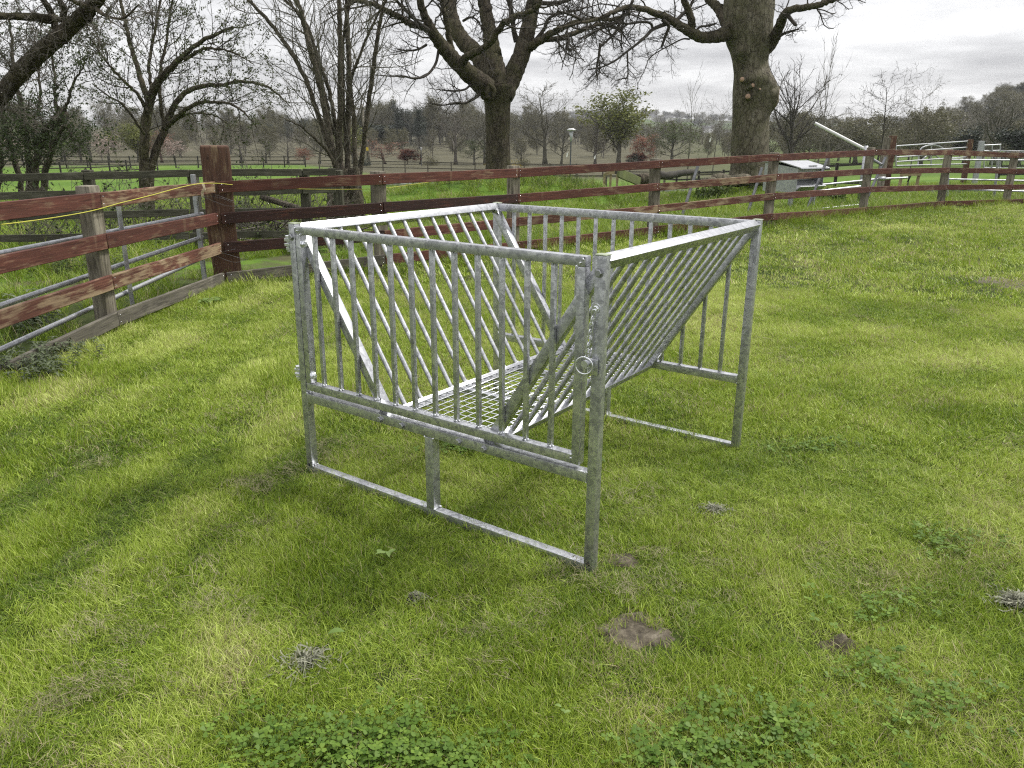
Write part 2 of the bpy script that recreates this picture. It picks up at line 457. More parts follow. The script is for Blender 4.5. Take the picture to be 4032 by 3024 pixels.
# back panel: top rail and twelve square bars
topb = sharp(beam('top_rail', (PW / 2, FD, 1.197), (FW - PW / 2, FD, 1.197), .042, .042, M_GALV, Fr, bev=.003, seg=2))
bar0 = None
for i in range(12):
    u = .125 + .1124 * i
    Mx = Matrix.Translation((u, FD, (.421 + 1.176) / 2))
    if bar0 is None:
        bar0 = sharp(link('upright_bar', boxmesh('upright_bar', .0185, .0185, 1.176 - .421, .0025, 2), M_GALV, Fr, Mx))
    else: copy_part(bar0, Mx, Fr)
    bead((u - .008, FD - .012, .423), .004); bead((u + .008, FD - .012, .423), .004); bead((u, FD - .012, 1.175), .004)
u = .125 + .1124 * 12
copy_part(bar0, Matrix.Translation((u, FD, (.421 + 1.176) / 2)), Fr)
# front gate
G_L, G_R, G_B, G_T = .0225, 1.5395, .439, 1.213
gb = bmesh.new()
def gbox(x0, x1, z0, z1, d=.038):
    r = bmesh.ops.create_cube(gb, size=1)
    for v in r['verts']:
        v.co = Vector(((x0 + x1) / 2 + v.co.x * (x1 - x0), v.co.y * d, (z0 + z1) / 2 + v.co.z * (z1 - z0)))
gbox(G_L, G_L + .034, G_B + .038, G_T - .036); gbox(G_R - .034, G_R, G_B, G_T - .0365, .0385)
gbox(G_L, G_R, G_T - .036, G_T); gbox(G_L, G_R - .0345, G_B, G_B + .0375)
bmesh.ops.bevel(gb, geom=list(gb.edges), offset=.003, segments=2, affect='EDGES', profile=.6)
me = bpy.data.meshes.new('gate'); gb.to_mesh(me); gb.free()
gate = sharp(link('gate', me, M_GALV, Fr)); gate['label'] = 'hinged front gate of upright bars'
g0 = None
for i in range(12):
    u = .131 + .1155 * i
    Mx = Matrix.Translation((u, 0, (.480 + 1.175) / 2))
    if g0 is None: g0 = sharp(link('gate_bar', boxmesh('gate_bar', .0185, .0185, 1.178 - .475, .0025, 2), M_GALV, gate, Mx))
    else: copy_part(g0, Mx, gate)
    bead((u + .006, -.012, .482), .0045); bead((u - .006, -.012, .482), .0045); bead((u + .011, 0, .482), .0045); bead((u, -.012, 1.174), .0035)
for q in ((G_R - .035, -.019, .46), (G_R - .035, -.019, .475), (G_R - .035, -.019, 1.176), (G_R - .02, -.0195, 1.19), (G_R - .008, -.0195, 1.204), (G_L + .033, -.0195, 1.178), (G_L + .018, -.0195, 1.193), (G_L + .006, -.0195, 1.205)):
    bead(q, .005)
h = MB(); h.tube([(G_R - .006, -.0196, G_T - .006), (G_R - .006, -.016, G_T - .006)], .004, 10); link('drain_hole', h.mesh('drain_hole'), M_HOLE, gate)
# hinges on the left post
for z in (1.135, .515):
    hg = MB()
    hg.tube([(-.03, -.004, z), (.07, -.004, z)], .008, 12)                     # eye bolt shank
    for dz in (-.011, .011):                                                    # eye and lug plates
        hg.tube([(-.046, -.004, z + dz - .0055), (-.046, -.004, z + dz + .0055)], .019, 18)
        hg.box((-.036, -.004, z + dz), (.026, .026, .009))
    ho = link('gate_hinge', hg.mesh('gate_hinge'), M_BRIGHT, Fr); sharp(ho)
    hp = MB(); hp.tube([(-.046, -.004, z - .043), (-.046, -.004, z + .022)], .008, 12)
    lathe_hex(hp, (-.046, -.004, z + .018), (0, 0, 1), .0145, .013); lathe_hex(hp, (-.046, -.004, z - .034), (0, 0, 1), .0145, .011)
    sharp(link('hinge_bolt', hp.mesh('hinge_bolt'), M_BRIGHT, ho))
    hn = MB(); lathe_hex(hn, (.0565, -.004, z), (1, 0, 0), .0155, .012); hn.tube([(.056, -.004, z), (.0585, -.004, z)], .019, 18); hn.tube([(.068, -.004, z), (.078, -.004, z)], .008, 12)
    sharp(link('hinge_nut', hn.mesh('hinge_nut'), M_BRIGHT, ho))
# bolts through the front middle rail
for u in (.512, .644, .964, 1.096):
    h = MB(); h.tube([(u, -.0205, .398), (u, -.0235, .398)], .0155, 18); lathe_hex(h, (u, -.023, .398), (0, -1, 0), .0125, .009)
    sharp(link('rail_bolt', h.mesh('rail_bolt'), M_BOLT, Fr))
# sloping side panels
def side(mir):
    f = (lambda u: u) if not mir else (lambda u: FW - u)
    top = np.array([.004, 1.196]); low = np.array([.515, .404])
    d = low - top; L = np.hypot(*d); d /= L; nrm = np.array([d[1], -d[0]])
    if nrm[1] < 0: nrm = -nrm
    upv = (nrm[0] * (1 if not mir else -1), 0, nrm[1])
    pt = lambda s, v, o=0: (f(top[0] + d[0] * s + nrm[0] * o), v, top[1] + d[1] * s + nrm[1] * o)
    v0, v1 = .030, FD - .032
    pan = sharp(beam('side_panel', pt(0, v0 - .018), pt(0, v1 + .018), .042, .042, M_GALV, Fr, up=upv, seg=2))
    pan['label'] = 'top rail of a sloping barred side'
    inv = pan.matrix_basis.inverted()
    def sub(name, p0, p1, w, h_, up=upv, bev=.003):
        o = sharp(beam(name, p0, p1, w, h_, M_GALV, pan, up=up, seg=2, bev=bev)); o.matrix_basis = inv @ o.matrix_basis; return o
    sub('panel_end_bar', pt(.021, v0 + .002), pt(L, v0 + .002), .042, .042)
    sub('panel_end_bar', pt(.021, v1 - .002), pt(L, v1 - .002), .042, .042)
    sub('panel_foot_rail', pt(L + .004, v0 + .024), pt(L + .004, v1 - .024), .042, .042)
    off = .147 if not mir else .187
    sp = .1103 if not mir else .1094
    b = MB(); b.tube([(-.5, 0, 0), (.5, 0, 0)], .0115, 14)
    r0 = None
    for i in range(12):
        p0, p1 = pt(.018, off + sp * i), pt(L - .015, off + sp * i)
        Mx, LL = frame(p0, p1, upv); Mx = inv @ Mx @ Matrix.Diagonal((LL, 1, 1, 1))
        if r0 is None: r0 = sharp(link('sloping_bar', b.mesh('sloping_bar'), M_GALV, pan, Mx))
        else: copy_part(r0, Mx, pan)
        bead(pt(.023, off + sp * i, .008), .006); bead(pt(L - .018, off + sp * i, .009), .008)
    # bolts at the panel corners
    for s, v in ((.03, v0 + .03), (L - .03, v1 - .03), (.03, v1 - .03)):
        h = MB(); q = np.array(pt(s, v, .02)); lathe_hex(h, q, upv, .011, .012)
        o = sharp(link('panel_bolt', h.mesh('panel_bolt'), M_BOLT, pan)); o.matrix_basis = inv
    for v, s_ in ((v0 - .0185, 1), (v1 + .0185, -1)):
        h = MB(); q = np.array(pt(0, v, 0)); h.tube([q - (0, .0004 * s_, 0), q + (0, .003 * s_, 0)], .006, 12)
        o = link('drain_hole', h.mesh('drain_hole'), M_HOLE, pan); o.matrix_basis = inv
side(False); side(True)
# mesh floor
fz = .402
fl = MB()
u0, u1, v0, v1 = .515, 1.082, .026, FD - .026
for v in np.arange(v0 + .03, v1, .0505):
    fl.tube([(u0, v, fz + .0105), (u1, v, fz + .0105)], .0023, 6)
for u in np.arange(u0 + .02, u1, .0495):
    fl.tube([(u, v0, fz + .0148), (u, v1, fz + .0148)], .0023, 6)
floor = link('mesh_floor', fl.mesh('mesh_floor'), M_BRIGHT, Fr)
ff = bmesh.new()
def fbox(c, sz):
    r = bmesh.ops.create_cube(ff, size=1)
    for v in r['verts']: v.co = Vector((c[0] + v.co.x * sz[0], c[1] + v.co.y * sz[1], c[2] + v.co.z * sz[2]))
for u in (u0 + .004, u1 - .004): fbox((u, (v0 + v1) / 2, fz - .006), (.030, v1 - v0, .029))
for v in (v0 + .012, .54, 1.02, v1 - .012): fbox(((u0 + u1) / 2, v, fz - .0065), (u1 - u0 - .042, .034, .028))
me = bpy.data.meshes.new('floor_frame'); ff.to_mesh(me); ff.free(); link('floor_frame', me, M_GALV, floor)
o = link('weld_beads', wb.mesh('weld_beads'), M_WELD, Fr); tag(o, kind='stuff')
# latch: plate, pin with ring, chain
lp = sharp(beam('latch_plate', (FW - .037, -.0275, .832), (FW + .012, -.0275, .832), .008, .058, M_GALV, Fr, bev=.003, seg=2))
cb = MB(); lathe_hex(cb, (FW - .008, -PW / 2, 1.04), (0, -1, 0), .010, .009); cb.tube([(FW - .008, -PW / 2, 1.04), (FW - .008, -PW / 2 - .003, 1.04)], .016, 18)
sharp(link('chain_bolt', cb.mesh('chain_bolt'), M_BRIGHT, Fr))
def linkmesh(mb, c, R, a=.0175, bwid=.0065, r=.0021):
    t = np.linspace(0, 2 * PI, 17)
    pts = []
    for s in t:
        x_, y_ = np.cos(s) * bwid, np.sin(s) * bwid
        y_ += (a - bwid) * np.sign(np.sin(s)) if abs(np.sin(s)) > 1e-6 else 0
        pts.append((x_, 0, y_))
    pts = np.array(pts) @ np.array(R).T + np.array(c)
    mb.tube(pts, r, 7, cap=False)
A0 = np.array([FW - .008, -PW / 2 - .012, 1.032]); A1 = np.array([FW - .024, -PW / 2 - .022, .868])
chain = None
N = 7
for i in range(N):
    t = (i + .5) / N
    c = A0 + (A1 - A0) * t; c[0] += -.004 * math.sin(t * PI)
    th = (PI / 2 if i % 2 else 0.3)
    Mx = Matrix.Translation(c) @ Matrix.Rotation(.10, 4, 'Y') @ Matrix.Rotation(th, 4, 'Z')
    if chain is None:
        b = MB(); linkmesh(b, (0, 0, 0), np.eye(3)); chain = link('chain_link', b.mesh('chain_link'), M_BRIGHT, Fr, Mx)
    else: copy_part(chain, Mx, Fr)
pn = MB()
pc = np.array([FW - .026, -.045, .838])
pn.tube([(FW - .024, -.047, .846), (FW - .024, -.004, .830)], .0065, 12)
pn.tube([(FW - .024, -.062, .846), (FW - .024, -.046, .846)], .013, 16)
pn.tube([(FW - .020, -.040, .82), (FW - .030, -.036, .74)], .0025, 8)
lpn = sharp(link('latch_pin', pn.mesh('latch_pin'), M_BRIGHT, Fr))
rg = MB(); t = np.linspace(0, 2 * PI, 33)
ringp = np.stack([FW - .030 + .031 * np.cos(t), -.052 + .006 * np.cos(t), .838 + .031 * np.sin(t)], 1)
rg.tube(ringp, .0028, 8, cap=False)
link('pin_ring', rg.mesh('pin_ring'), M_BRIGHT, lpn)

# ------------------------------------------------------------------ red paddock fence
# every post: pixel of its foot, and of the middle of its four rails; posts stand on the lawn
PO = [
 # foot px          top y   rails (x,y centre)
 ((249, 723), 400, [(200, 433), (218, 521), (236, 609), (262, 687)]),
 ((496, 615), 314, [(480, 403.5), (491, 470), (502, 532), (513, 596)]),
 ((830, 592), 370, [(815, 386.5), (826, 448), (825, 508), (830, 560)]),
 ((1113, 549), 358, [(1108, 373.5), (1105, 428), (1114, 479), (1115, 531)]),
 ((1412, 516), 343, [(1421, 354.7), (1423, 403.5), (1422, 451.5), (1423, 497)]),
 ((1661, 496), 329, [(1668, 339.5), (1666, 383), (1666, 424), (1666, 468)]),
 ((1866, 468), 318, [(1883, 329.5), (1880, 370.3), (1878, 409.5), (1867, 453.5)]),
 ((2033, 453), 321.5, [(2041, 329.7), (2040, 367.3), (2037, 404.5), (2034, 439.5)]),
 ((2175, 446), 326, [(2181, 335.5), (2180, 369.5), (2178, 404), (2176, 436)]),
]
feet = []
for (fx, fy), ty, rl in PO:
    d = ray(fx, fy); t = -CH / d[2]; feet.append(np.array([d[0] * t, d[1] * t, 0]))
def z_at(dx, dy, q):
    d = ray(dx, dy); t = math.hypot(q[0], q[1]) / math.hypot(d[0], d[1]); return CH + d[2] * t
rows = [[z_at(rx, ry, q) for rx, ry in rl] for (_, _, rl), q in zip(PO, feet)]
tops = [z_at(fx, ty, q) for ((fx, fy), ty, _), q in zip(PO, feet)]
# extrapolate one post beyond each edge of the picture
e0 = feet[0] + (feet[0] - feet[1]) * .62 + np.array([-.1, 0, 0]); e1 = feet[-1] + (feet[-1] - feet[-2]) * 1.0
r0_ = [z_at(0, y, (e0 + feet[0]) / 2) for y in (454, 562, 672, 780)]
qq = feet[0] + (feet[0] - feet[1]) * .36
r0_ = [z_at(0, y, qq) for y in (454, 562, 672, 780)]
feet = [e0] + feet + [e1]; rows = [[rows[0][i] + (r0_[i] - rows[0][i]) * 1.3 for i in range(4)]] + rows + [rows[-1]]
tops = [tops[0]] + tops + [tops[-1]]
feet = [f + 0 for f in feet]
Fence = empty('paddock_fence', 'long red stained wooden post and rail fence running behind the feeder', 'fence', feet[4])
finv = Matrix.Translation(-Vector(feet[4]))
normals = []
for i, q in enumerate(feet):
    a = feet[max(i - 1, 0)]; b = feet[min(i + 1, len(feet) - 1)]
    t = (b - a) / np.linalg.norm(b - a); n = np.array([t[1], -t[0], 0]);
    if n @ q > 0: n = -n
    normals.append(n)
print('FENCE rows', [[round(float(z), 2) for z in r] for r in rows], [round(float(z), 2) for z in tops])
for i, q in enumerate(feet):
    n = normals[i]; t = np.array([-n[1], n[0], 0])
    if i == 2:
        n2 = np.array([.35, -.94, 0]); t2 = np.array([.94, .35, 0])
        o = beam('strainer_post', q + (-.05, .1, -.1), q + (-.05, .1, tops[i]), .25, .30, M_BIG, Fence, up=tuple(t2), bev=.03, seg=3, wob=.02); o['label'] = 'thick brown strainer post standing taller than the rails'
        o.matrix_basis = finv @ o.matrix_basis @ Matrix.Rotation(.0, 4, 'Y')
        sharp(o, 50)
        continue
    c = q - n * .05
    o = beam('fence_post', c + (0, 0, -.15), c + (0, 0, tops[i] + .0), .13 if i > 1 else .12, .145, M_POST, Fence, up=tuple(t), bev=.012, seg=2, wob=.016)
    o.matrix_basis = finv @ o.matrix_basis; sharp(o, 50)
RH, RT = .120, .036
nails = MB()
for i in range(len(feet) - 1):
    for k in range(4):
        a = feet[i] + normals[i] * .035; b = feet[i + 1] + normals[i + 1] * .035
        if i + 1 == 2: b = feet[2] + np.array([-.02, -.11, 0])
        if i == 2: a = feet[2] + np.array([.02, -.11, 0])
        a = np.array([a[0], a[1], rows[i][k]]); b = np.array([b[0], b[1], rows[i + 1][k]])
        d = (b - a) / np.linalg.norm(b - a)
        lab = None
        if k == 3 and i <= 2: m = M_GREY; lab = 'unpainted grey bottom rail'
        elif (k == 1 and i in (2, 3)) or (k == 2 and i == 2): m = M_DARKRED; lab = 'very dark stained rail'
        elif (k == 2 and i in (0, 1, 4, 5)) or (k == 1 and i == 5) or (k == 0 and i == 1): m = M_RED2
        else: m = M_RED
        if k == 0 and i >= 7: m = M_RED2
        jit = (rng.random() - .5) * .006
        o = beam('fence_rail', a + d * .002 + (0, 0, jit), b - d * .002 + (0, 0, jit), RT, RH, m, Fence, bev=.004, seg=1, wob=.006)
        if lab: o['label'] = lab
        o.matrix_basis = finv @ o.matrix_basis
        sharp(o, 40)
        nn = (normals[i] + normals[i + 1]) / 2; nn = nn / np.linalg.norm(nn)
        if i >= 1:
            for p, sgn in ((a, 1), (b, -1)):
                for dz in (-.03, .03):
                    c = p + d * sgn * .035 + nn * .017 + (0, 0, dz)
                    nails.tube([c, c + nn * .003], .0045, 6)
o = link('nail_heads', nails.mesh('nail_heads'), M_BRIGHT, Fence, finv); tag(o, kind='stuff')

def fence_pt(dx, dy, off=0.0):
    """point on the vertical plane of the fence seen at a pixel"""
    d = ray(dx, dy); best = None
    for i in range(len(feet) - 1):
        a, b = feet[i], feet[i + 1]
        n = np.array([-(b - a)[1], (b - a)[0], 0]); n /= np.linalg.norm(n)
        den = d @ n
        if abs(den) < 1e-6: continue
        t = (a @ n + (off if n @ a > 0 else -off)) / den
        p = np.array([0, 0, CH]) + d * t
        s = (p - a)[:2] @ (b - a)[:2] / ((b - a)[:2] @ (b - a)[:2])
        if -.001 <= s <= 1.001 and t > 0 and (best is None or t < best[0]): best = (t, p)
    if best is None: raise RuntimeError('fence_pt %s' % dx)
    return best[1]

# yellow rope
def smooth(pts, n=6):
    pts = np.asarray(pts, float); out = []
    Q = np.vstack([2 * pts[0] - pts[1], pts, 2 * pts[-1] - pts[-2]])
    for i in range(1, len(Q) - 2):
        for t in np.arange(n) / n:
            a, b, c, d = Q[i - 1], Q[i], Q[i + 1], Q[i + 2]
            out.append(.5 * (2 * b + (c - a) * t + (2 * a - 5 * b + 4 * c - d) * t ** 2 + (3 * b - a - 3 * c + d) * t ** 3))
    out.append(pts[-1]); return np.array(out)
rp = [fence_pt(x, y, -.075) for x, y in ((3, 485), (60, 478), (130, 468), (200, 455), (258, 439), (330, 421), (385, 406), (430, 397), (470, 396))]
rp += [fence_pt(x, y, -.13) for x, y in ((500, 399),)] + [fence_pt(x, y, .10) for x, y in ((545, 402), (640, 408), (747, 409), (825, 407), (881, 400), (937, 392))]
mr = simple('yellow_rope', (.42, .40, .05), .7, 0, .2, 60)
ro = link('rope', None or (lambda b: (b.tube(smooth(rp, 5), .0036, 7), b.mesh('rope'))[1])(MB()), mr)
tag(ro, 'thin yellow electric fence rope sagging along the red fence', 'rope')
tw = MB()
for k in range(3):
    c = fence_pt(436 + k * 2, 397, -.08); tw.tube(smooth([c, c + (.01, 0, -.04 - .01 * k), c + (-.012, -.005, -.085), c + (-.02, 0, -.13)], 5), .004, 6)
o = link('rope_tie', tw.mesh('rope_tie'), simple('pale_twine', (.42, .36, .25), .8, 0, .2, 60)); tag(o, 'frayed pale twine tied over the top rail beside the brown strainer post', 'twine')
# loose wire on the strainer post
wi = MB(); Fp = feet[2]
for z in (.93, .33):
    for k in range(2):
        ph = rng.random() * 6
        c = Fp + np.array([-.05, .1, z + .03 * k]); pts = [c + (.26 * math.sin(t + ph * .1) * (1.0), -.24 * math.cos(t), .05 * math.sin(2 * t + ph)) for t in np.linspace(-1.4, 1.9, 14)]
        wi.tube(pts, .0013, 5)
    pts = [Fp + np.array([-.3, -.05, z + .05]), Fp + np.array([-.1, -.16, z + .03]), Fp + np.array([.12, -.16, z - .05]), Fp + np.array([.24, -.1, z - .03]), Fp + np.array([.22, -.13, z + .05])]
    wi.tube(smooth(pts, 5), .0013, 5)
o = link('fence_wire', wi.mesh('fence_wire'), M_STEEL); tag(o, 'loops of loose wire wrapped round the thick brown strainer post', 'wire')

# ------------------------------------------------------------------ galvanised field gate behind the left fence
fa = fence_pt(437, 560, .17); fb = fence_pt(3, 560, .17); fdir = (fb - fa); fdir[2] = 0; fdir /= np.linalg.norm(fdir)
ga = np.array([fa[0], fa[1], 0]); 
Gt = empty('field_gate', 'galvanised tubular field gate leaning behind the left end of the red fence', 'gate', ga)
gi = Matrix.Translation(-Vector(ga))
def gl(o): o.matrix_basis = gi @ o.matrix_basis; return o
gr = [(437, 462, 2, 547), (437, 512, 2, 660), (437, 557, 2, 755)]
tl = MB()
LG = 3.4
prs = []
for xa, ya, xb, yb in gr:
    pa = fence_pt(xa, ya, .17); pb = fence_pt(xb, yb, .17)
    pe = pa + (pb - pa) / np.linalg.norm((pb - pa)[:2]) * LG
    gl(sharp(rod('gate_tube', [pa, pe], .021, M_GALV2, Gt, 14))); prs.append((pa, pe))
tz = fence_pt(437, 375, .17)[2]
pa = ga + np.array([0, 0, tz - .05]); 0 and gl(rod('gate_tube', [pa, pa + fdir * LG + (0, 0, -.02)], .021, M_GALV2, Gt, 14))
gl(sharp(beam('gate_stile', ga + np.array([0, 0, max(.03, fence_pt(437, 612, .17)[2])]), ga + np.array([0, 0, tz]), .042, .042, M_GALV2, Gt, up=tuple(fdir))))
s = fence_pt(258, 470, .17); bp = np.array([s[0], s[1], 0]) + np.array([.02, -.03, 0])
gl(sharp(beam('gate_brace', bp + (0, 0, max(.03, fence_pt(262, 660, .17)[2] - .02)), bp + (0, 0, 1.1), .012, .062, M_GALV2, Gt, up=tuple(fdir))))

# ------------------------------------------------------------------ old grey fence
OY = 11.6
def old(x, y): return P(x, y, OY + (x - 400) * .0012)
Of = empty('old_fence', 'old mossy grey wooden rail fence half hidden behind the red fence', 'fence', (*old(410, 480)[:2], 0))
oi_ = Matrix.Translation(-Of.location)
def ol(o): o.matrix_basis = oi_ @ o.matrix_basis; return o
xs = [-60, 185, 412, 655, 728]
rowsy = [[(0, 385), (180, 380.5), (400, 374), (713, 371)], [(0, 425), (210, 417), (500, 416), (713, 409)], [(0, 468), (175, 465), (428, 458), (713, 455)], [(0, 516), (175, 511), (455, 508), (713, 503)]]
def iy(row, x): return float(np.interp(x, [p[0] for p in row], [p[1] for p in row]))
for k, row in enumerate(rowsy):
    for i in range(len(xs) - 1):
        x0_, x1_ = xs[i], xs[i + 1]
        if k == 1 and i == 1: continue
        o = beam('fence_rail', old(x0_ + 1, iy(row, x0_)) + (0, -.05, 0), old(x1_ - 1, iy(row, x1_)) + (0, -.05, 0), .032, .10, M_OLD, Of, bev=.004, wob=.012); ol(o)
for x in xs:
    b_ = old(x, 372); o = beam('fence_post', (b_[0], b_[1] + .05, -.3), (b_[0], b_[1] + .05, b_[2] + .03), .12, .13, M_OLD, Of, up=(1, 0, 0), bev=.01, wob=.012); ol(o)

# ------------------------------------------------------------------ terrain sheet
cm_ = P(1070, 386, 30.0); bm_ = P(1618, 380, 30.5)
for px_, Y_ in ((880, 25.0), (1075, 26.0), (1225, 27.5)): MOUNDS.append((P(px_, 400, Y_)[0], Y_, 2.6, .46))
CT = np.array([cm_[0], 30.0]); BT = np.array([bm_[0], 30.5])
for (c, r, hz) in ((CT, 4.0, .62), (BT, 3.2, .45)): MOUNDS.append((c[0], c[1], r, hz))
# bare soil patches: centre px, half size px -> world ellipses
SOIL = []
for (dx, dy, wx, wy, kind) in ((1380, 1364, 92, 30, 0), (1800, 1390, 52, 22, 0), (1340, 1212, 42, 14, 1), (2170, 612, 60, 14, 1), (870, 1452, 60, 22, 2), (1110, 1190, 22, 8, 2), (1960, 880, 25, 8, 2), (2130, 1540, 60, 35, 2)):
    c = gnd(dx, dy); e = gnd(dx + wx, dy); f_ = gnd(dx, dy - wy)
    SOIL.append((c, abs(e[0] - c[0]), abs(f_[1] - c[1]), kind))
for (c, a_s, b_s, k_s), dz_ in zip(SOIL[:2], (-.018, -.045)): MOUNDS.append((c[0], c[1] - .01, max(a_s * .55, .07), dz_))
rr = np.concatenate([np.linspace(.0, 6, 90), np.geomspace(6.2, 640, 150), [900, 1500, 2600, 4500]])
aa = np.concatenate([np.linspace(-60, 60, 321), np.linspace(66, 294, 39)])
A_, R_ = np.meshgrid(np.radians(aa), rr, indexing='ij')
X_, Y_ = np.sin(A_) * R_, np.cos(A_) * R_
Z_ = ground(X_, Y_) + (fbm(X_ * .9, Y_ * .9, 3) - .5) * .035 * sst(.5, 3, R_)
na, nr = X_.shape
V = np.stack([X_, Y_, Z_], -1).reshape(-1, 3)
ii, jj = np.meshgrid(np.arange(na), np.arange(nr - 1), indexing='ij'); i2 = (ii + 1) % na
F = np.stack([ii * nr + jj, ii * nr + jj + 1, i2 * nr + jj + 1, i2 * nr + jj], -1).reshape(-1, 4)
gm = MB(); gm.add(V, F.tolist())
me = gm.mesh('ground'); 
xs_, ys_ = V[:, 0], V[:, 1]; r_ = np.hypot(xs_, ys_); az_ = np.degrees(np.arctan2(xs_, ys_))
fs_ = 104 - 36 * sst(-16, -8, az_)
fld = sst(fs_, fs_ + 14, r_ + 8 * (fbm(xs_ / 30, ys_ / 30) - .5)) * sst(-70, -60, az_) * (1 - sst(9, 26, az_) * .75)
pad = sst(-.6, .8, np.interp(np.arctan2(xs_, np.maximum(ys_, 1e-6)), AZ, R0) * -1 + r_ + .8)
for nm, v in (('field', fld), ('paddock', pad)):
    at = me.attributes.new(nm, 'FLOAT', 'POINT'); at.data.foreach_set('value', v.astype(np.float32))
m, nt, b = mat('lawn_ground')
g = nd(nt, 'ShaderNodeNewGeometry'); pos = g.outputs['Position']
n1 = noise(nt, pos, .5, 4); n2 = noise(nt, pos, 14, 4, .7)
lawn = ramp(nt, math_(nt, 'MULTIPLY_ADD', n1, .5, math_(nt, 'MULTIPLY', n2, .5)), [(.3, (.016, .024, .006)), (.5, (.035, .05, .012)), (.7, (.075, .075, .035))]).outputs[0]
n3 = noise(nt, pos, .12, 4); n4 = noise(nt, pos, 2.5, 5, .7)
far = ramp(nt, math_(nt, 'MULTIPLY_ADD', n3, .5, math_(nt, 'MULTIPLY', n4, .5)), [(.3, (.04, .085, .010)), (.5, (.080, .145, .018)), (.7, (.15, .205, .042))]).outputs[0]
fa_ = nd(nt, 'ShaderNodeAttribute', attribute_name='field'); pa_ = nd(nt, 'ShaderNodeAttribute', attribute_name='paddock')
brown = ramp(nt, noise(nt, pos, .35, 5, .7), [(.35, (.055, .052, .032)), (.65, (.10, .093, .058))]).outputs[0]
sx_ = nd(nt, 'ShaderNodeSeparateXYZ'); nt.links.new(pos, sx_.inputs[0])
dirt = ramp(nt, noise(nt, pos, .9, 5, .65), [(.42, (0, 0, 0)), (.55, (.85, .85, .85))]).outputs[0]
lft = math_(nt, 'MULTIPLY', math_(nt, 'LESS_THAN', sx_.outputs[0], -2.6), math_(nt, 'LESS_THAN', sx_.outputs[1], 11.8))
far = mixc(nt, math_(nt, 'MULTIPLY', dirt, lft), far, (.075, .06, .042))
c = mixc(nt, pa_.outputs['Fac'], lawn, far); c = mixc(nt, fa_.outputs['Fac'], c, brown)
nt.links.new(c, b.inputs['Base Color']); b.inputs['Roughness'].default_value = .95; b.inputs['Specular IOR Level'].default_value = .1
bump(nt, b, n2, .8, .02)
o = link('ground', me, m); tag(o, kind='structure')

# ------------------------------------------------------------------ scatter by geometry nodes
def scatter(name, pts, rot, scl, idx, protos, attrs=None):
    me = bpy.data.meshes.new(name); me.vertices.add(len(pts)); me.vertices.foreach_set('co', np.asarray(pts, np.float32).ravel())
    def put(n, t, v, key='value'):
        a = me.attributes.new(n, t, 'POINT'); a.data.foreach_set(key, np.asarray(v).ravel())
    put('rot', 'FLOAT_VECTOR', np.asarray(rot, np.float32), 'vector')
    scl = np.asarray(scl, np.float32)
    if scl.ndim == 1: scl = np.repeat(scl[:, None], 3, 1)
    put('scl', 'FLOAT_VECTOR', scl, 'vector'); put('pick', 'INT', np.asarray(idx, np.int32))
    for k, v in (attrs or {}).items(): put(k, 'FLOAT', np.asarray(v, np.float32))
    o = bpy.data.objects.new(name, me); COL.objects.link(o)
    pc = bpy.data.collections.new(name + '_sources')
    for i, q in enumerate(protos): pc.objects.link(q)
    ng = bpy.data.node_groups.new(name + '_scatter', 'GeometryNodeTree')
    ng.interface.new_socket('Geometry', in_out='INPUT', socket_type='NodeSocketGeometry'); ng.interface.new_socket('Geometry', in_out='OUTPUT', socket_type='NodeSocketGeometry')
    N = ng.nodes; L = ng.links
    gi_ = N.new('NodeGroupInput'); go = N.new('NodeGroupOutput'); ip = N.new('GeometryNodeInstanceOnPoints')
    ci = N.new('GeometryNodeCollectionInfo'); ci.inputs['Collection'].default_value = pc; ci.inputs['Separate Children'].default_value = True; ci.inputs['Reset Children'].default_value = True
    L.new(gi_.outputs[0], ip.inputs['Points']); L.new(ci.outputs[0], ip.inputs['Instance']); ip.inputs['Pick Instance'].default_value = True
    for n, t, s in (('rot', 'FLOAT_VECTOR', 'Rotation'), ('scl', 'FLOAT_VECTOR', 'Scale'), ('pick', 'INT', 'Instance Index')):
        na_ = N.new('GeometryNodeInputNamedAttribute'); na_.data_type = t; na_.inputs['Name'].default_value = n
        L.new(na_.outputs['Attribute'], ip.inputs[s])
    L.new(ip.outputs[0], go.inputs[0])
    md = o.modifiers.new('scatter', 'NODES'); md.node_group = ng
    return tag(o, kind='stuff')
def proto(name, mb, m):
    me = mb.mesh(name); me.materials.append(m); return bpy.data.objects.new(name, me)

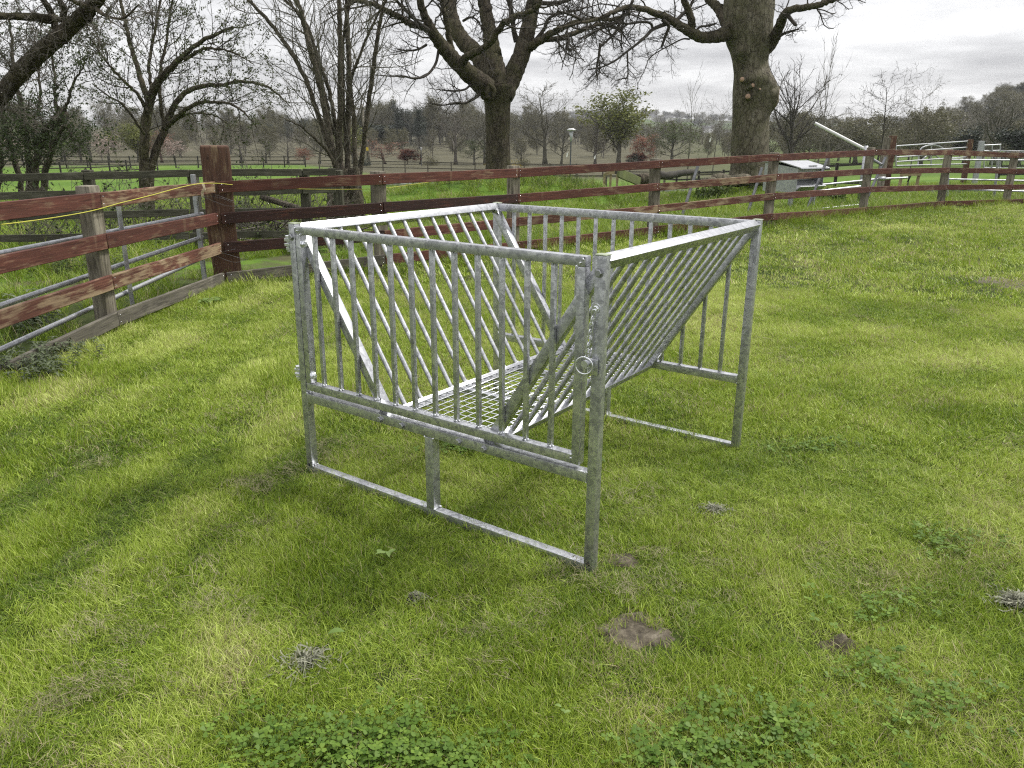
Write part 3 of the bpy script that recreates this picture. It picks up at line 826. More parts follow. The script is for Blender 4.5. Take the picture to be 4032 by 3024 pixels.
def blades(n, R, h0, h1, w, lean, segs=3, flat=0, seed=0, dirb=None):
    """one tuft: n curved tapering blades on a disc of radius R"""
    g = np.random.default_rng(seed)
    a = g.random(n) * 2 * PI; r = R * np.sqrt(g.random(n)); bx, by = r * np.cos(a), r * np.sin(a)
    h = h0 + (h1 - h0) * g.random(n) ** 1.3; th = g.random(n) * 2 * PI
    if dirb is not None: th = dirb + g.normal(0, .7, n)
    ln = lean * (.3 + g.random(n)) * h; ww = w * (.7 + .6 * g.random(n))
    fa = th + PI / 2 + g.normal(0, .5, n)
    t = np.linspace(0, 1, segs + 1)
    V = np.zeros((n, segs + 1, 2, 3))
    for k, s in enumerate(t):
        px = bx + np.cos(th) * ln * s ** 1.8; py = by + np.sin(th) * ln * s ** 1.8
        pz = h * (s - flat * s * s * .8) + (.004 if flat else -.004)
        wd = ww * (1 - .85 * s ** 1.6) / 2
        for q, sg in ((0, -1), (1, 1)):
            V[:, k, q] = np.stack([px + sg * wd * np.cos(fa), py + sg * wd * np.sin(fa), pz], -1)
    base = np.arange(n)[:, None] * (segs + 1) * 2; F = []
    for k in range(segs):
        q = np.concatenate([base + 2 * k, base + 2 * k + 1, base + 2 * k + 3, base + 2 * k + 2], 1); F += q.tolist()
    mb = MB(); mb.add(V.reshape(-1, 3), F, np.repeat(g.random(n), (segs + 1) * 2)); return mb
def sector(n, r0, r1, az0, az1):
    r = np.sqrt(r0 ** 2 + (r1 ** 2 - r0 ** 2) * rng.random(n)); a = np.radians(az0 + (az1 - az0) * rng.random(n))
    return np.sin(a) * r, np.cos(a) * r, r
def limit(x, y):
    """distance to fence line along this azimuth (positive: on the lawn side)"""
    return np.interp(np.arctan2(x, np.maximum(y, 1e-6)), FAZ, FR) - np.hypot(x, y)
_fa = np.array([[math.atan2(q[0], q[1]), math.hypot(q[0], q[1])] for q in feet]); 
_dense = []
for i in range(len(feet) - 1):
    for t in np.linspace(0, 1, 12)[:-1]:
        q = feet[i] * (1 - t) + feet[i + 1] * t; _dense.append((math.atan2(q[0], q[1]), math.hypot(q[0], q[1])))
_dense = np.array(sorted(_dense)); FAZ, FR = _dense[:, 0], _dense[:, 1]

def soilness(x, y):
    v = np.zeros_like(x)
    for c, a, b_, k in SOIL:
        d = ((x - c[0]) / (a * 1.12 + .03)) ** 2 + ((y - c[1] + .02) / (b_ * 1.15 + .05)) ** 2
        v = np.maximum(v, (1 - sst(.5, 1.25, d + 1.5 * (fbm(x * 9, y * 9) - .5))) * (1, .75, .45)[k])
    return v
# mowing stripes: directions measured on the lawn of the photograph
s0, s1 = gnd(100, 1120), gnd(640, 745); dirL = (s1 - s0)[:2] / np.linalg.norm((s1 - s0)[:2])
def stripes(x, y):
    n = np.array([-dirL[1], dirL[0]]); d = x * n[0] + y * n[1] + .25 * (fbm(x * .8, y * .8) - .5)
    l = np.sin(d / .55 * 2 * PI + 1.0)
    wl = sst(.4, -1.2, x - 0) if False else 1 - sst(-1.6, .1, x + .12 * (y - 3))
    d2 = (y - .25 * x) + .5 * (fbm(x * .5, y * .5) - .5)
    r = np.sin(d2 / 1.15 * 2 * PI); wr = sst(1.2, 2.5, x) * sst(4, 6.5, y)
    return l * wl + .6 * r * wr, wl, wr
def lawn_attrs(x, y):
    st, wl, wr = stripes(x, y)
    big = fbm(x * .55 + 3, y * .55 + 9, 3); med = fbm(x * 2.3, y * 2.3, 3); fine = fbm(x * 9, y * 9, 2)
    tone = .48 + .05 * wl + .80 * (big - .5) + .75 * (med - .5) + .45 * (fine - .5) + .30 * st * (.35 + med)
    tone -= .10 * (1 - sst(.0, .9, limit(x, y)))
    dry = .04 + .26 * sst(.60, .74, fbm(x * 3.1 + 40, y * 3.1, 3)) + .30 * sst(.3, .7, soilness(x, y)) + .10 * (1 - wl) * sst(.5, .62, med)
    hgt = (.60 + .60 * (med - .5) + .28 * st * wl) + .95 * wl * sst(.52, .72, fbm(x * 1.4 + 7, y * 1.4, 2)) + .35 * sst(.6, .72, fbm(x * 3 + 70, y * 3, 2))
    return np.clip(tone, 0, 1), np.clip(dry, 0, .9), np.clip(hgt, .35, 2.6)

near = [proto('grass_tuft', blades(150, .085, .016, .046, .0021, .85, 3, 0, 10 + i), M_GRASS) for i in range(6)]
midp = [proto('grass_tuft_wide', blades(180, .16, .020, .054, .0032, .7, 2, 0, 30 + i), M_GRASS) for i in range(5)]
farp = [proto('grass_tuft_far', blades(160, .34, .03, .075, .008, .7, 2, 0, 50 + i), M_GRASS) for i in range(4)]
def lay(name, bands, fn=lawn_attrs, keep=None, mul=1.0, tilt=.18):
    PT, RO, SC, IX, TN, DR = [], [], [], [], [], []
    protos = []
    for (n, r0, r1, a0, a1, pl, sc) in bands:
        x, y, r = sector(n, r0, r1, a0, a1)
        k = (limit(x, y) > -.25) if keep is None else keep(x, y)
        k &= rng.random(len(x)) > soilness(x, y) * .90
        x, y = x[k], y[k]; t, d, h = fn(x, y)
        st, wl, wr = stripes(x, y)
        m_ = len(x)
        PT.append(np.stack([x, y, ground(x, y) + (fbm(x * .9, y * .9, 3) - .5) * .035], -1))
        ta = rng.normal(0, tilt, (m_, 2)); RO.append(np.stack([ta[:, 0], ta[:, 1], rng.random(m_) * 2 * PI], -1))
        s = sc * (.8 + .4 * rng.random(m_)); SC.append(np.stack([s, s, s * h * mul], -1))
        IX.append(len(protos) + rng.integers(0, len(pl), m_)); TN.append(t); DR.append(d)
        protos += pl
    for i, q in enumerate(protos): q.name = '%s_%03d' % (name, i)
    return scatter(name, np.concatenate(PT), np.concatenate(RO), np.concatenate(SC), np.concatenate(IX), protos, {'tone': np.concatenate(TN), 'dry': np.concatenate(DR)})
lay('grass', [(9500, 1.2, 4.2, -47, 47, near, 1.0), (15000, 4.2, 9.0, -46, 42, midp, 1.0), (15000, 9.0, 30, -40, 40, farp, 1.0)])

# long grass: along the foot of the fence and in the paddock behind it
longp = [proto('long_grass_tuft', blades(60, .13, .10, .30, .0065, .8, 3, 0, 70 + i), M_GRASS) for i in range(4)]
longf = [proto('long_grass_far', blades(80, .38, .12, .36, .014, .8, 2, 0, 80 + i), M_GRASS) for i in range(4)]
def long_attrs(x, y):
    t = .24 + .55 * (fbm(x * .7, y * .7) - .5) + .3 * (fbm(x * 3, y * 3) - .5)
    l = limit(x, y)
    h = np.where(np.abs(l) < .5, 1.0, .8) * (.55 + .9 * fbm(x * 1.1 + 5, y * 1.1)) * (1 - .35 * sst(.1, .6, l))
    return np.clip(t, 0, 1), .06 + .3 * sst(.6, .75, fbm(x * 2, y * 2)), h
pr = longp + longf
PT, RO, SC, IX, TN, DR = [], [], [], [], [], []
def add_long(x, y, base, n, s=1.0):
    t, d, h = long_attrs(x, y); m_ = len(x)
    PT.append(np.stack([x, y, ground(x, y) - .01], -1)); RO.append(np.stack([rng.normal(0, .2, m_), rng.normal(0, .2, m_), rng.random(m_) * 6.28], -1))
    q = s * (.7 + .5 * rng.random(m_)); SC.append(np.stack([q, q, q * h], -1)); IX.append(base + rng.integers(0, n, m_)); TN.append(t); DR.append(d)
for i in range(len(feet) - 1):
    L_ = np.linalg.norm(feet[i + 1] - feet[i]); n_ = int(L_ * 46)
    t = rng.random(n_); q = feet[i][None] * (1 - t[:, None]) + feet[i + 1][None] * t[:, None]
    off = rng.normal(-.02, .17, n_); nn = normals[i]
    kk = (fbm(q[:, 0] * 1.3 + 20, q[:, 1] * 1.3) > .36)
    kk &= rng.random(n_) < (.45 if i < 2 else 1)
    add_long((q[:, 0] + nn[0] * off)[kk], (q[:, 1] + nn[1] * off)[kk], 0, 4, .42 if i < 2 else .72 if i < 5 else .85)
x, y, r = sector(9000, 6, 24, -48, 40); l = limit(x, y); k = (l < -.3) & (r < 20) & (fbm(x * .8, y * .8) > np.where((x < -2.5) & (l > -3), .50, .26))
add_long(x[k], y[k], 0, 4, .8)
x, y, r = sector(14000, 12, 48, -40, 40); l = limit(x, y); k = (l < -.5) & (fbm(x * .5, y * .5) > .25) 
add_long(x[k], y[k], 4, 4, .75)
for i, q in enumerate(pr): q.name = 'tall_grass_%03d' % i
scatter('tall_grass', np.concatenate(PT), np.concatenate(RO), np.concatenate(SC), np.concatenate(IX), pr, {'tone': np.concatenate(TN), 'dry': np.concatenate(DR)})

# clippings: raked bits of cut grass lying in little drifts, mostly along the mowing lines on the left
clip = [proto('clipping_drift', blades(45, .10, .010, .026, .0030, 3.0, 3, .5, 90 + i, dirb=1.0 * i), M_HAY) for i in range(4)]
x, y, r = sector(9000, 1.3, 11, -47, 40); st, wl, wr = stripes(x, y)
k = (limit(x, y) > .2) & (fbm(x * 1.9 + 31, y * 1.9 + 3, 3) + .09 * wl * (1 + .0 * st) > .675) & (rng.random(len(x)) < .9)
dr = [(0, 1640), (60, 1570), (130, 1530), (190, 1470)]
ex = []
for p_, q_ in zip(dr[:-1], dr[1:]):
    for t in np.linspace(0, 1, 5)[:-1]:
        c = gnd(p_[0] + (q_[0] - p_[0]) * t + rng.normal(0, 4), p_[1] + (q_[1] - p_[1]) * t + rng.normal(0, 4)); ex.append(c)
ex = np.array(ex)
x = np.concatenate([x[k], ex[:, 0]]); y = np.concatenate([y[k], ex[:, 1]]); n_ = len(x)
scatter('grass_clippings', np.stack([x, y, ground(x, y) + .018 + .02 * rng.random(n_)], -1), np.stack([rng.normal(0, .25, n_), rng.normal(0, .25, n_), math.atan2(dirL[1], dirL[0]) + rng.normal(0, .8, n_)], -1), .35 + .5 * rng.random(n_), rng.integers(0, 4, n_), clip)

# clover: trefoil leaves on short stalks
def trefoil(seed):
    g = np.random.default_rng(seed); mb = MB()
    for k in range(6):
        c = np.array([g.normal(0, .035), g.normal(0, .035), .014 + .022 * g.random()]); av = g.random(); a0 = g.random() * 6.28; s = .0055 + .004 * g.random()
        tilt = g.normal(0, .25, 2)
        for j in range(3):
            a = a0 + j * 2.094
            dx_, dy_ = math.cos(a), math.sin(a)
            pts = [(0, 0), (.55, .5), (1.1, .62), (1.45, .3), (1.36, 0), (1.45, -.3), (1.1, -.62), (.55, -.5)]
            V = [c + s * np.array([u * dx_ - v * dy_, u * dy_ + v * dx_, .25 * abs(v) + tilt[0] * (u * dx_) + tilt[1] * (u * dy_)]) for u, v in pts]
            mb.add(V, [tuple(range(8))], av)
        mb.tube([(c[0] * .8, c[1] * .8, 0), c], .0006, 3, cap=False)
    return mb
clv = [proto('clover_%d' % i, trefoil(i), M_CLOVER) for i in range(5)]
PT = []
for (dx, dy, wx, wy, n_) in ((760, 1625, 170, 45, 85), (900, 1655, 170, 36, 70), (1640, 1600, 190, 70, 40), (1480, 1650, 120, 26, 50), (1900, 1440, 60, 30, 8), (2010, 1530, 70, 40, 18), (1740, 980, 60, 14, 22), (1000, 960, 35, 14, 70), (2060, 1180, 80, 30, 14), (1900, 1330, 60, 22, 10)):
    for _ in range(n_):
        c = gnd(dx + rng.normal(0, wx * .8), min(1720, dy + rng.normal(0, wy * .8)), ); PT.append(c)
PT = np.array(PT); n_ = len(PT)
scatter('clover', PT + (0, 0, .008), np.stack([rng.normal(0, .15, n_), rng.normal(0, .15, n_), rng.random(n_) * 6.28], -1), .8 + .6 * rng.random(n_), rng.integers(0, 5, n_), clv)

# bare soil patches as lumpy ground
m, nt, b = mat('bare_soil'); pos = nd(nt, 'ShaderNodeNewGeometry').outputs['Position']
c = ramp(nt, noise(nt, pos, 22, 6, .7), [(.3, (.024, .019, .013)), (.5, (.085, .070, .047)), (.72, (.19, .165, .12))]).outputs[0]
nt.links.new(c, b.inputs['Base Color']); b.inputs['Roughness'].default_value = .95; bump(nt, b, noise(nt, pos, 60, 5, .7), .8, .01)
M_SOIL = m
for i, (c, a, b_, k) in enumerate(SOIL):
    if k == 2: continue
    mb = MB(); na_, nr_ = 48, 14; vs = [(c[0], c[1], 0)]; fs = []
    for j in range(1, nr_ + 1):
        for q in range(na_):
            t = 2 * PI * q / na_; rad = j / nr_ * (1.05 + .45 * mnoise.noise(Vector((math.cos(t) * 1.5 + i * 7, math.sin(t) * 1.5, 0))) + .3 * mnoise.noise(Vector((math.cos(t) * 4 + i * 7, math.sin(t) * 4, 5))))
            vs.append((c[0] + a * rad * math.cos(t), c[1] + b_ * rad * math.sin(t), 1 - j / nr_))
    vs = np.array(vs); e = vs[:, 2].copy()
    lump = (fbm(vs[:, 0] * 16, vs[:, 1] * 16, 4) - .5)
    vs[:, 2] = ground(vs[:, 0], vs[:, 1]) + (fbm(vs[:, 0] * .9, vs[:, 1] * .9, 3) - .5) * .035 + .012 * np.minimum(1, e * 5) + lump * .028 * np.minimum(1, e * 3) - .004 * (e == 0)
    if i == 1: vs[:, 2] -= .02 * np.exp(-(((vs[:, 0] - c[0] + .04) / .07) ** 2 + ((vs[:, 1] - c[1]) / .05) ** 2)); vs[:, 2] += .03 * np.exp(-(((vs[:, 0] - c[0] - .05) / .05) ** 2 + ((vs[:, 1] - c[1] - .03) / .03) ** 2))
    for q in range(na_): fs.append((0, 1 + q, 1 + (q + 1) % na_))
    for j in range(nr_ - 1):
        for q in range(na_):
            q2 = (q + 1) % na_; fs.append((1 + j * na_ + q, 1 + (j + 1) * na_ + q, 1 + (j + 1) * na_ + q2, 1 + j * na_ + q2))
    mb.add(vs, fs); o = link('bare_soil', mb.mesh('bare_soil'), M_SOIL); tag(o, kind='structure')

# small clumps of dead grass pulled up on the lawn
def deadclump(px, label, size, m, seed):
    c = gnd(*px); g = np.random.default_rng(seed); mb = MB(); size = size * .85
    for k in range(420):
        a = g.random() * 6.28; r0 = size * abs(g.normal(0, .38)); p0 = np.array([math.cos(a) * r0, math.sin(a) * r0 * .7, .012 + .03 * g.random() * math.exp(-r0 / size)])
        th = g.random() * 6.28; L_ = size * (.12 + .28 * g.random()); pts = [p0]
        for s in range(3):
            th += g.normal(0, .5); p0 = p0 + np.array([math.cos(th), math.sin(th), g.normal(0, .35)]) * L_ / 3; p0[2] = max(p0[2], .006); pts.append(p0)
        pts = np.array(pts); w_ = .0011 * (1 + g.random()); n = np.array([-math.sin(th), math.cos(th), g.normal(0, .5)]) * w_
        V = np.concatenate([pts - n, pts + n]); mb.add(V, [(j, j + 1, 5 + j, 4 + j) for j in range(3)], g.random())
    o = link('dead_grass_clump', mb.mesh('dead_grass_clump'), m, None, Matrix.Translation((c[0], c[1], c[2] + .004))); tag(o, label, 'grass clump', 'clumps of dead grass on the lawn')
deadclump((665, 1440), 'grey tangled clump of dead grass lying on the lawn above the clover', .15, M_HAYGREY, 1)
deadclump((1540, 1112), 'small grey clump of dead grass to the right of the feeder foot', .11, M_HAYGREY, 2)
deadclump((2195, 1310), 'dark flattened clump of dead grass by the right edge of the lawn', .15, M_HAYGREY, 3)
deadclump((900, 1305), 'little scrap of dead grass in front of the feeder ground rail', .07, M_HAYGREY, 4)

# leaves of dock lying flat
def leafblade(mb, c, th, L_, w, lift, droop=.5, a=None, seg=5):
    t = np.linspace(0, 1, seg + 1); dx_, dy_ = math.cos(th), math.sin(th)
    px = L_ * t; pz = lift * t * L_ - droop * L_ * t * t; ww = w * np.sin(np.clip(t * .92 + .06, 0, 1) * PI) ** .8
    rows_ = []
    for q in (-1, 0, 1):
        rows_.append(np.stack([c[0] + px * dx_ - q * ww * dy_ / 2, c[1] + px * dy_ + q * ww * dx_ / 2, c[2] + pz + abs(q) * ww * .18], -1))
    V = np.concatenate(rows_); n_ = seg + 1
    F = [(j, j + 1, n_ + j + 1, n_ + j) for j in range(seg)] + [(n_ + j, n_ + j + 1, 2 * n_ + j + 1, 2 * n_ + j) for j in range(seg)]
    mb.add(V, F, random.random() if a is None else a)
for (px, n_, s, lab) in (((840, 1218), 4, .045, 'pale yellow green lawn weed with broad leaves in front of the middle leg'), ((713, 1402), 1, .06, 'single pale broad leaf near the grey clump of dead grass'), ((1215, 1565), 3, .024, 'tiny pale leafed weed at the lower middle of the lawn'), ((455, 660), 9, .13, 'dock plant with drooping leaves at the foot of the strainer post'), ((1290, 1012), 5, .04, 'small broad leafed weed under the feeder floor')):
    c = gnd(*px); mb = MB()
    for k in range(n_): leafblade(mb, (c[0] + rng.normal(0, .3 * s), c[1] + rng.normal(0, .3 * s), c[2] + .045), k * 2.4 + rng.random(), s * (.7 + .5 * rng.random()), s * .45, .5, .5)
    o = link('broad_leaf_weed', mb.mesh('broad_leaf_weed'), M_DOCK, None); tag(o, lab, 'weed', 'broad leafed weeds in the lawn')

# nettles by the bottom rail
def nettles(name, px, n_, spread, hh, lab, seed, m=M_NETTLE):
    g = np.random.default_rng(seed); random.seed(seed)
    c0 = gnd(*px); root = empty(name, lab, 'plant', tuple(c0)); inv_ = Matrix.Translation(-Vector(c0)); st_ = MB(); lv = MB(); lsz = .62 if hh < .2 else 1.0
    for k in range(n_):
        p = c0 + np.array([g.normal(0, spread[0]), g.normal(0, spread[1]), 0]); h = hh * (.55 + .6 * g.random()); ln = g.normal(0, .18, 2)
        pts = [p + np.array([ln[0] * h * t * t, ln[1] * h * t * t, h * t]) for t in np.linspace(0, 1, 5)]
        st_.tube(pts, np.linspace(.003, .0015, 5), 4)
        nl = 7
        for j in range(nl):
            t = .25 + .75 * j / (nl - 1); q = p + np.array([ln[0] * h * t * t, ln[1] * h * t * t, h * t]); a = g.random() * 6.28; 
            for s in range(4 if j == nl - 1 else 2):
                leafblade(lv, q, a + s * (PI if j < nl - 1 else PI / 2) + (j % 2) * PI / 2, (.07 + .045 * g.random()) * (1.15 - .4 * t) * lsz, .030 * (1.1 - .3 * t) * lsz, .25 + .3 * g.random(), .55, g.random())
    o = link('stem', st_.mesh('stem'), M_DOCK, root, inv_); tag(o, kind='stuff'); o = link('leaf', lv.mesh('leaf'), m, root, inv_); tag(o, kind='stuff')
nettles('nettle_clump', (55, 812), 60, (.17, .13), .15, 'dark green nettle clump growing against the grey bottom rail', 5)
nettles('nettle_clump', (140, 770), 26, (.13, .10), .12, 'smaller sprawling nettle clump further along the grey bottom rail', 6)
nettles('nettle_clump', (60, 712), 24, (.25, .12), .30, 'pale nettles growing behind the grey bottom rail and field gate', 8)
nettles('nettle_clump', (650, 545), 30, (.5, .3), .3, 'leafy weeds under the old fence beside the brush pile', 9, M_LF_GRN)
nettles('nettle_clump', (180, 590), 40, (.7, .3), .28, 'dark leafy weeds behind the field gate under the old fence', 10, M_LF_GRN)

# ------------------------------------------------------------------ trees
def nrm(v): return v / (np.linalg.norm(v) + 1e-12)
def grow(mb, p, d, L, r, lvl, cfg, tips=None, g=rng):
    n = cfg['seg'][lvl]; pts = [np.array(p, float)]; d = nrm(np.array(d, float)); wig = cfg['wig'][lvl]; tr = cfg['trop'][lvl]
    dirs = []
    for i in range(n):
        d = nrm(d + g.normal(0, wig, 3) + np.array([0, 0, tr])); dirs.append(d); pts.append(pts[-1] + d * L / n)
    pts = np.array(pts); t = np.linspace(0, 1, n + 1); rad = r * (1 - (1 - cfg.get('end', .35)) * t)
    mb.tube(pts, rad, cfg['sides'][lvl], cap=False)
    if lvl + 1 >= len(cfg['seg']):
        if tips is not None: tips.append(pts[-1]); tips.append(pts[n // 2])
        return
    sprout(mb, pts, rad, L, lvl + 1, cfg, tips, g)
def sprout(mb, pts, rad, L, lvl, cfg, tips, g, t0=None, num=None):
    n = len(pts) - 1; k = cfg['num'][lvl] if num is None else num; az = g.random() * 6.28; t0 = cfg['t0'][lvl] if t0 is None else t0
    seg = np.linalg.norm(np.diff(pts, axis=0), axis=1); cum = np.concatenate([[0], np.cumsum(seg)]); cum /= cum[-1]
    for j in range(k):
        t = t0 + (1 - t0) * (j + g.random() * .9) / k; t = min(t, .999)
        i = min(int(np.searchsorted(cum, t, 'right') - 1), n - 1); f = (t - cum[i]) / (cum[i + 1] - cum[i] + 1e-9)
        q = pts[i] * (1 - f) + pts[i + 1] * f; ax = nrm(pts[i + 1] - pts[i]); az += 2.4 + g.normal(0, .4)
        ref = np.array([0, 0, 1.]) if abs(ax[2]) < .9 else np.array([1., 0, 0])
        a = nrm(np.cross(ax, ref)); b_ = np.cross(ax, a); ang = math.radians(cfg['ang'][lvl] + g.normal(0, 9))
        d = ax * math.cos(ang) + (a * math.cos(az) + b_ * math.sin(az)) * math.sin(ang)
        shp = cfg.get('shape', .6)
        L2 = cfg['len'][lvl] * (1 - shp * t) * (.65 + .6 * g.random()) * (L if cfg.get('rel', True) else 1)
        rr_ = rad[i] * (1 - f) + rad[i + 1] * f
        r2 = min(rr_ * cfg['rr'][lvl], cfg.get('rmax', {}).get(lvl, 9))
        r2 = max(r2, cfg.get('rmin', .002))
        grow(mb, q, d, L2, r2, lvl, cfg, tips, g)
def leaves(mb, tips, n, spread, size, g=rng, asp=.55):
    T = np.repeat(np.array(tips), n, axis=0); T = T + g.normal(0, spread, T.shape); N_ = len(T)
    u = g.normal(0, 1, (N_, 3)); u /= np.linalg.norm(u, axis=1)[:, None]; w = g.normal(0, 1, (N_, 3)); w = np.cross(u, w); w /= np.linalg.norm(w, axis=1)[:, None]
    s = size * (.6 + .8 * g.random(N_))[:, None]
    V = np.stack([T, T + u * s * .5 + w * s * asp / 2, T + u * s, T + u * s * .5 - w * s * asp / 2], 1).reshape(-1, 3)
    k = np.arange(N_)[:, None] * 4 + np.arange(4); mb.add(V, k.tolist(), np.repeat(g.random(N_), 4))
def toloc(mb, base):
    for i in range(len(mb.v)): mb.v[i] = mb.v[i] - np.asarray(base)
    return mb

ZC = lambda x, y: ((1100 + x / 1.7015) / K, y / 1.7015 / K)      # crops measured on the photograph
ZB = lambda x, y: ((2300 + x / 2.074) / K, y / 2.074 / K)
ZL = lambda x, y: (x / 1.7015 / K, y / 1.7015 / K)
def path(Zf, pts, Y, sc):
    """limb traced as (x, y, width, depth offset) -> points and radii at the tree's own distance"""
    out, ra = [], []
    for q in pts:
        x, y, w = q[:3]; dz = q[3] if len(q) > 3 else 0
        p = P(*Zf(x, y), Y + dz); out.append(p); ra.append(w / sc / K * K / FPX * (p[1] * _cp + .2) / 2)
    n = 6; sp = smooth(out, n); rr2 = np.interp(np.linspace(0, len(ra) - 1, len(sp)), np.arange(len(ra)), ra)
    return sp, rr2
TW = dict(seg=[6, 6, 5, 4], wig=[.16, .20, .26, .30], trop=[.03, .02, .05, .10], sides=[6, 4, 3, 3], num=[0, 7, 6, 5], t0=[.2, .15, .15, .15], ang=[50, 55, 55, 50], len=[1, .5, .5, .5], rr=[.5, .5, .55, .6], rmin=.0045, shape=.45, end=.4)
def twigs(mb, pts, rad, n, L0, cfg=TW, t0=.15, r0=.5, g=rng, lvl=1, rmax=.035):
    """side branches of about L0 metres along a limb"""
    c = dict(cfg); c['rel'] = True; ln = list(c['len']); ln[lvl] = 1.0; c['len'] = ln; c['rmax'] = {lvl: rmax}; c['rr'] = [r0] + list(cfg['rr'][1:])
    sprout(mb, pts, rad, L0, lvl, c, None, g, t0, n)

# --- the old tree in the middle, forked low
CY = 30.0
cb_ = np.array([P(*ZC(1465, 1130), CY)[0], CY, float(ground(P(*ZC(1465, 1130), CY)[0], CY))])
Ct = empty('bare_tree', 'big dark bare tree forking low with a hollow scar, behind the middle of the fence', 'tree', tuple(cb_), 0, 'large old bare trees')
tb = MB()
prof = [(1467, 1190, 196), (1466, 1130, 172), (1466, 1050, 165), (1463, 950, 160), (1461, 850, 160), (1462, 760, 164), (1462, 700, 170), (1463, 650, 192), (1462, 600, 222), (1462, 555, 235)]
pp_, pr_ = path(ZC, prof, CY, 1.7015)
pp_ = np.vstack([cb_ + (0, 0, -.3), cb_ + (0, 0, .05), pp_[3:]]); pr_ = np.concatenate([[.95, .82], pr_[3:]])
def trunk(mb, pts, rad, n, amp, lobes=5, seed=0, bulges=()):
    g = np.random.default_rng(seed); m_ = len(pts); an = np.arange(n) * 2 * PI / n; V = []
    for i, (p, r) in enumerate(zip(pts, rad)):
        for a in an:
            q = 1 + amp * (mnoise.noise(Vector((math.cos(a) * 1.3 + seed, math.sin(a) * 1.3, p[2] * .8))) + .5 * mnoise.noise(Vector((math.cos(a) * 3.5 + seed, math.sin(a) * 3.5, p[2] * 1.6))))
            fl = max(0, 1 - (p[2] - pts[0][2]) / 1.1); q += .16 * fl * math.sin(lobes * a + seed)
            e = 0
            for (bz, ba, bs, bh) in bulges:
                da = (a - ba + PI) % (2 * PI) - PI; e += bh * math.exp(-((p[2] - bz) ** 2 + (da * r) ** 2) / bs ** 2)
            V.append((p[0] + math.cos(a) * (r * q + e), p[1] + math.sin(a) * (r * q + e), p[2]))
    F = [(i * n + j, i * n + (j + 1) % n, (i + 1) * n + (j + 1) % n, (i + 1) * n + j) for i in range(m_ - 1) for j in range(n)]
    F.append(tuple((m_ - 1) * n + j for j in range(n))); mb.add(V, F)
def dens(pts, rad, step):
    d = np.concatenate([[0], np.cumsum(np.linalg.norm(np.diff(pts, axis=0), axis=1))]); t = np.arange(0, d[-1], step)
    return np.stack([np.interp(t, d, pts[:, i]) for i in range(3)], 1), np.interp(t, d, rad)
dp, dr_ = dens(pp_, pr_, .09); trunk(tb, dp, dr_, 40, .07, 6, 3)
# scar lips
sc_, sr_ = path(ZC, [(1405, 575, 30, -.95), (1395, 610, 38, -.98), (1402, 650, 36, -.98), (1422, 665, 22, -.96)], CY, 1.7015); tb.tube(sc_, sr_, 10)
sc_, sr_ = path(ZC, [(1395, 565, 26, -.95), (1425, 580, 30, -.98), (1440, 610, 28, -.98), (1430, 655, 20, -.96)], CY, 1.7015); tb.tube(sc_, sr_, 10)
M_BARKC = M_BARK
ci_ = -cb_
def add_local(name, mb, m, root, base): return link(name, toloc(mb, base).mesh(name), m, root)
add_local('trunk', tb, M_BARKC, Ct, cb_)
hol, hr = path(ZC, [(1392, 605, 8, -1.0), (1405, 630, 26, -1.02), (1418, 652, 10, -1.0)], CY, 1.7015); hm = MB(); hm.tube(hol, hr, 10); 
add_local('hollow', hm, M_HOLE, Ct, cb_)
LIMBS = [
 [(1440, 640, 150, -.1), (1370, 570, 135, -.5), (1290, 510, 118, -.9), (1210, 440, 104, -1.3), (1130, 355, 92, -1.6), (1060, 270, 80, -1.9), (1015, 190, 62, -2.2), (975, 110, 52, -2.4), (950, 30, 48, -2.6), (935, -120, 40, -2.8), (960, -330, 30, -3)],
 [(1450, 600, 150, 0), (1400, 480, 132, .2), (1330, 370, 118, .5), (1240, 285, 104, .8), (1180, 190, 96, 1.0), (1150, 90, 84, 1.2), (1130, -20, 76, 1.4), (1090, -250, 56, 1.6), (1050, -500, 36, 1.8)],
 [(1455, 590, 160, -.1), (1440, 460, 140, -.1), (1425, 340, 112, 0), (1410, 220, 96, .1), (1390, 110, 86, .2), (1368, -10, 80, .3), (1330, -260, 58, .4), (1350, -560, 32, .5)],
 [(1490, 640, 165, 0), (1545, 540, 135, .2), (1600, 420, 118, .3), (1635, 310, 108, .4), (1665, 200, 100, .5), (1690, 90, 92, .6), (1708, -10, 86, .7), (1760, -260, 60, .9), (1800, -520, 34, 1)],
 [(1225, 420, 60, -1.5), (1260, 375, 46, -1.9), (1345, 335, 44, -2.3), (1430, 265, 42, -2.7), (1480, 180, 40, -3.0), (1560, 120, 36, -3.2), (1660, 85, 34, -3.4), (1735, 40, 28, -3.6), (1765, -60, 22, -3.8)],
 [(1040, 225, 54, -2), (980, 185, 46, -2.3), (880, 160, 42, -2.7), (800, 110, 38, -3.1), (700, 65, 33, -3.5), (590, 15, 28, -3.9), (470, -5, 24, -4.3), (330, -30, 18, -4.7)],
 [(1665, 320, 60, .3), (1740, 275, 50, 0), (1820, 225, 42, -.3), (1920, 175, 36, -.6), (2030, 140, 32, -.9), (2130, 125, 28, -1.1), (2230, 130, 24, -1.3), (2350, 90, 18, -1.6)],
 [(1680, 315, 46, .3), (1760, 268, 38, .6), (1870, 258, 34, .9), (1980, 220, 30, 1.2), (2070, 185, 28, 1.5), (2190, 160, 22, 1.8), (2290, 210, 16, 2)],
 [(1160, 370, 46, -1.5), (1140, 270, 40, -1.6), (1120, 150, 36, -1.7), (1100, 60, 32, -1.8), (1080, -60, 28, -1.9), (1040, -260, 20, -2)],
]
cr = MB()
gC = np.random.default_rng(11)
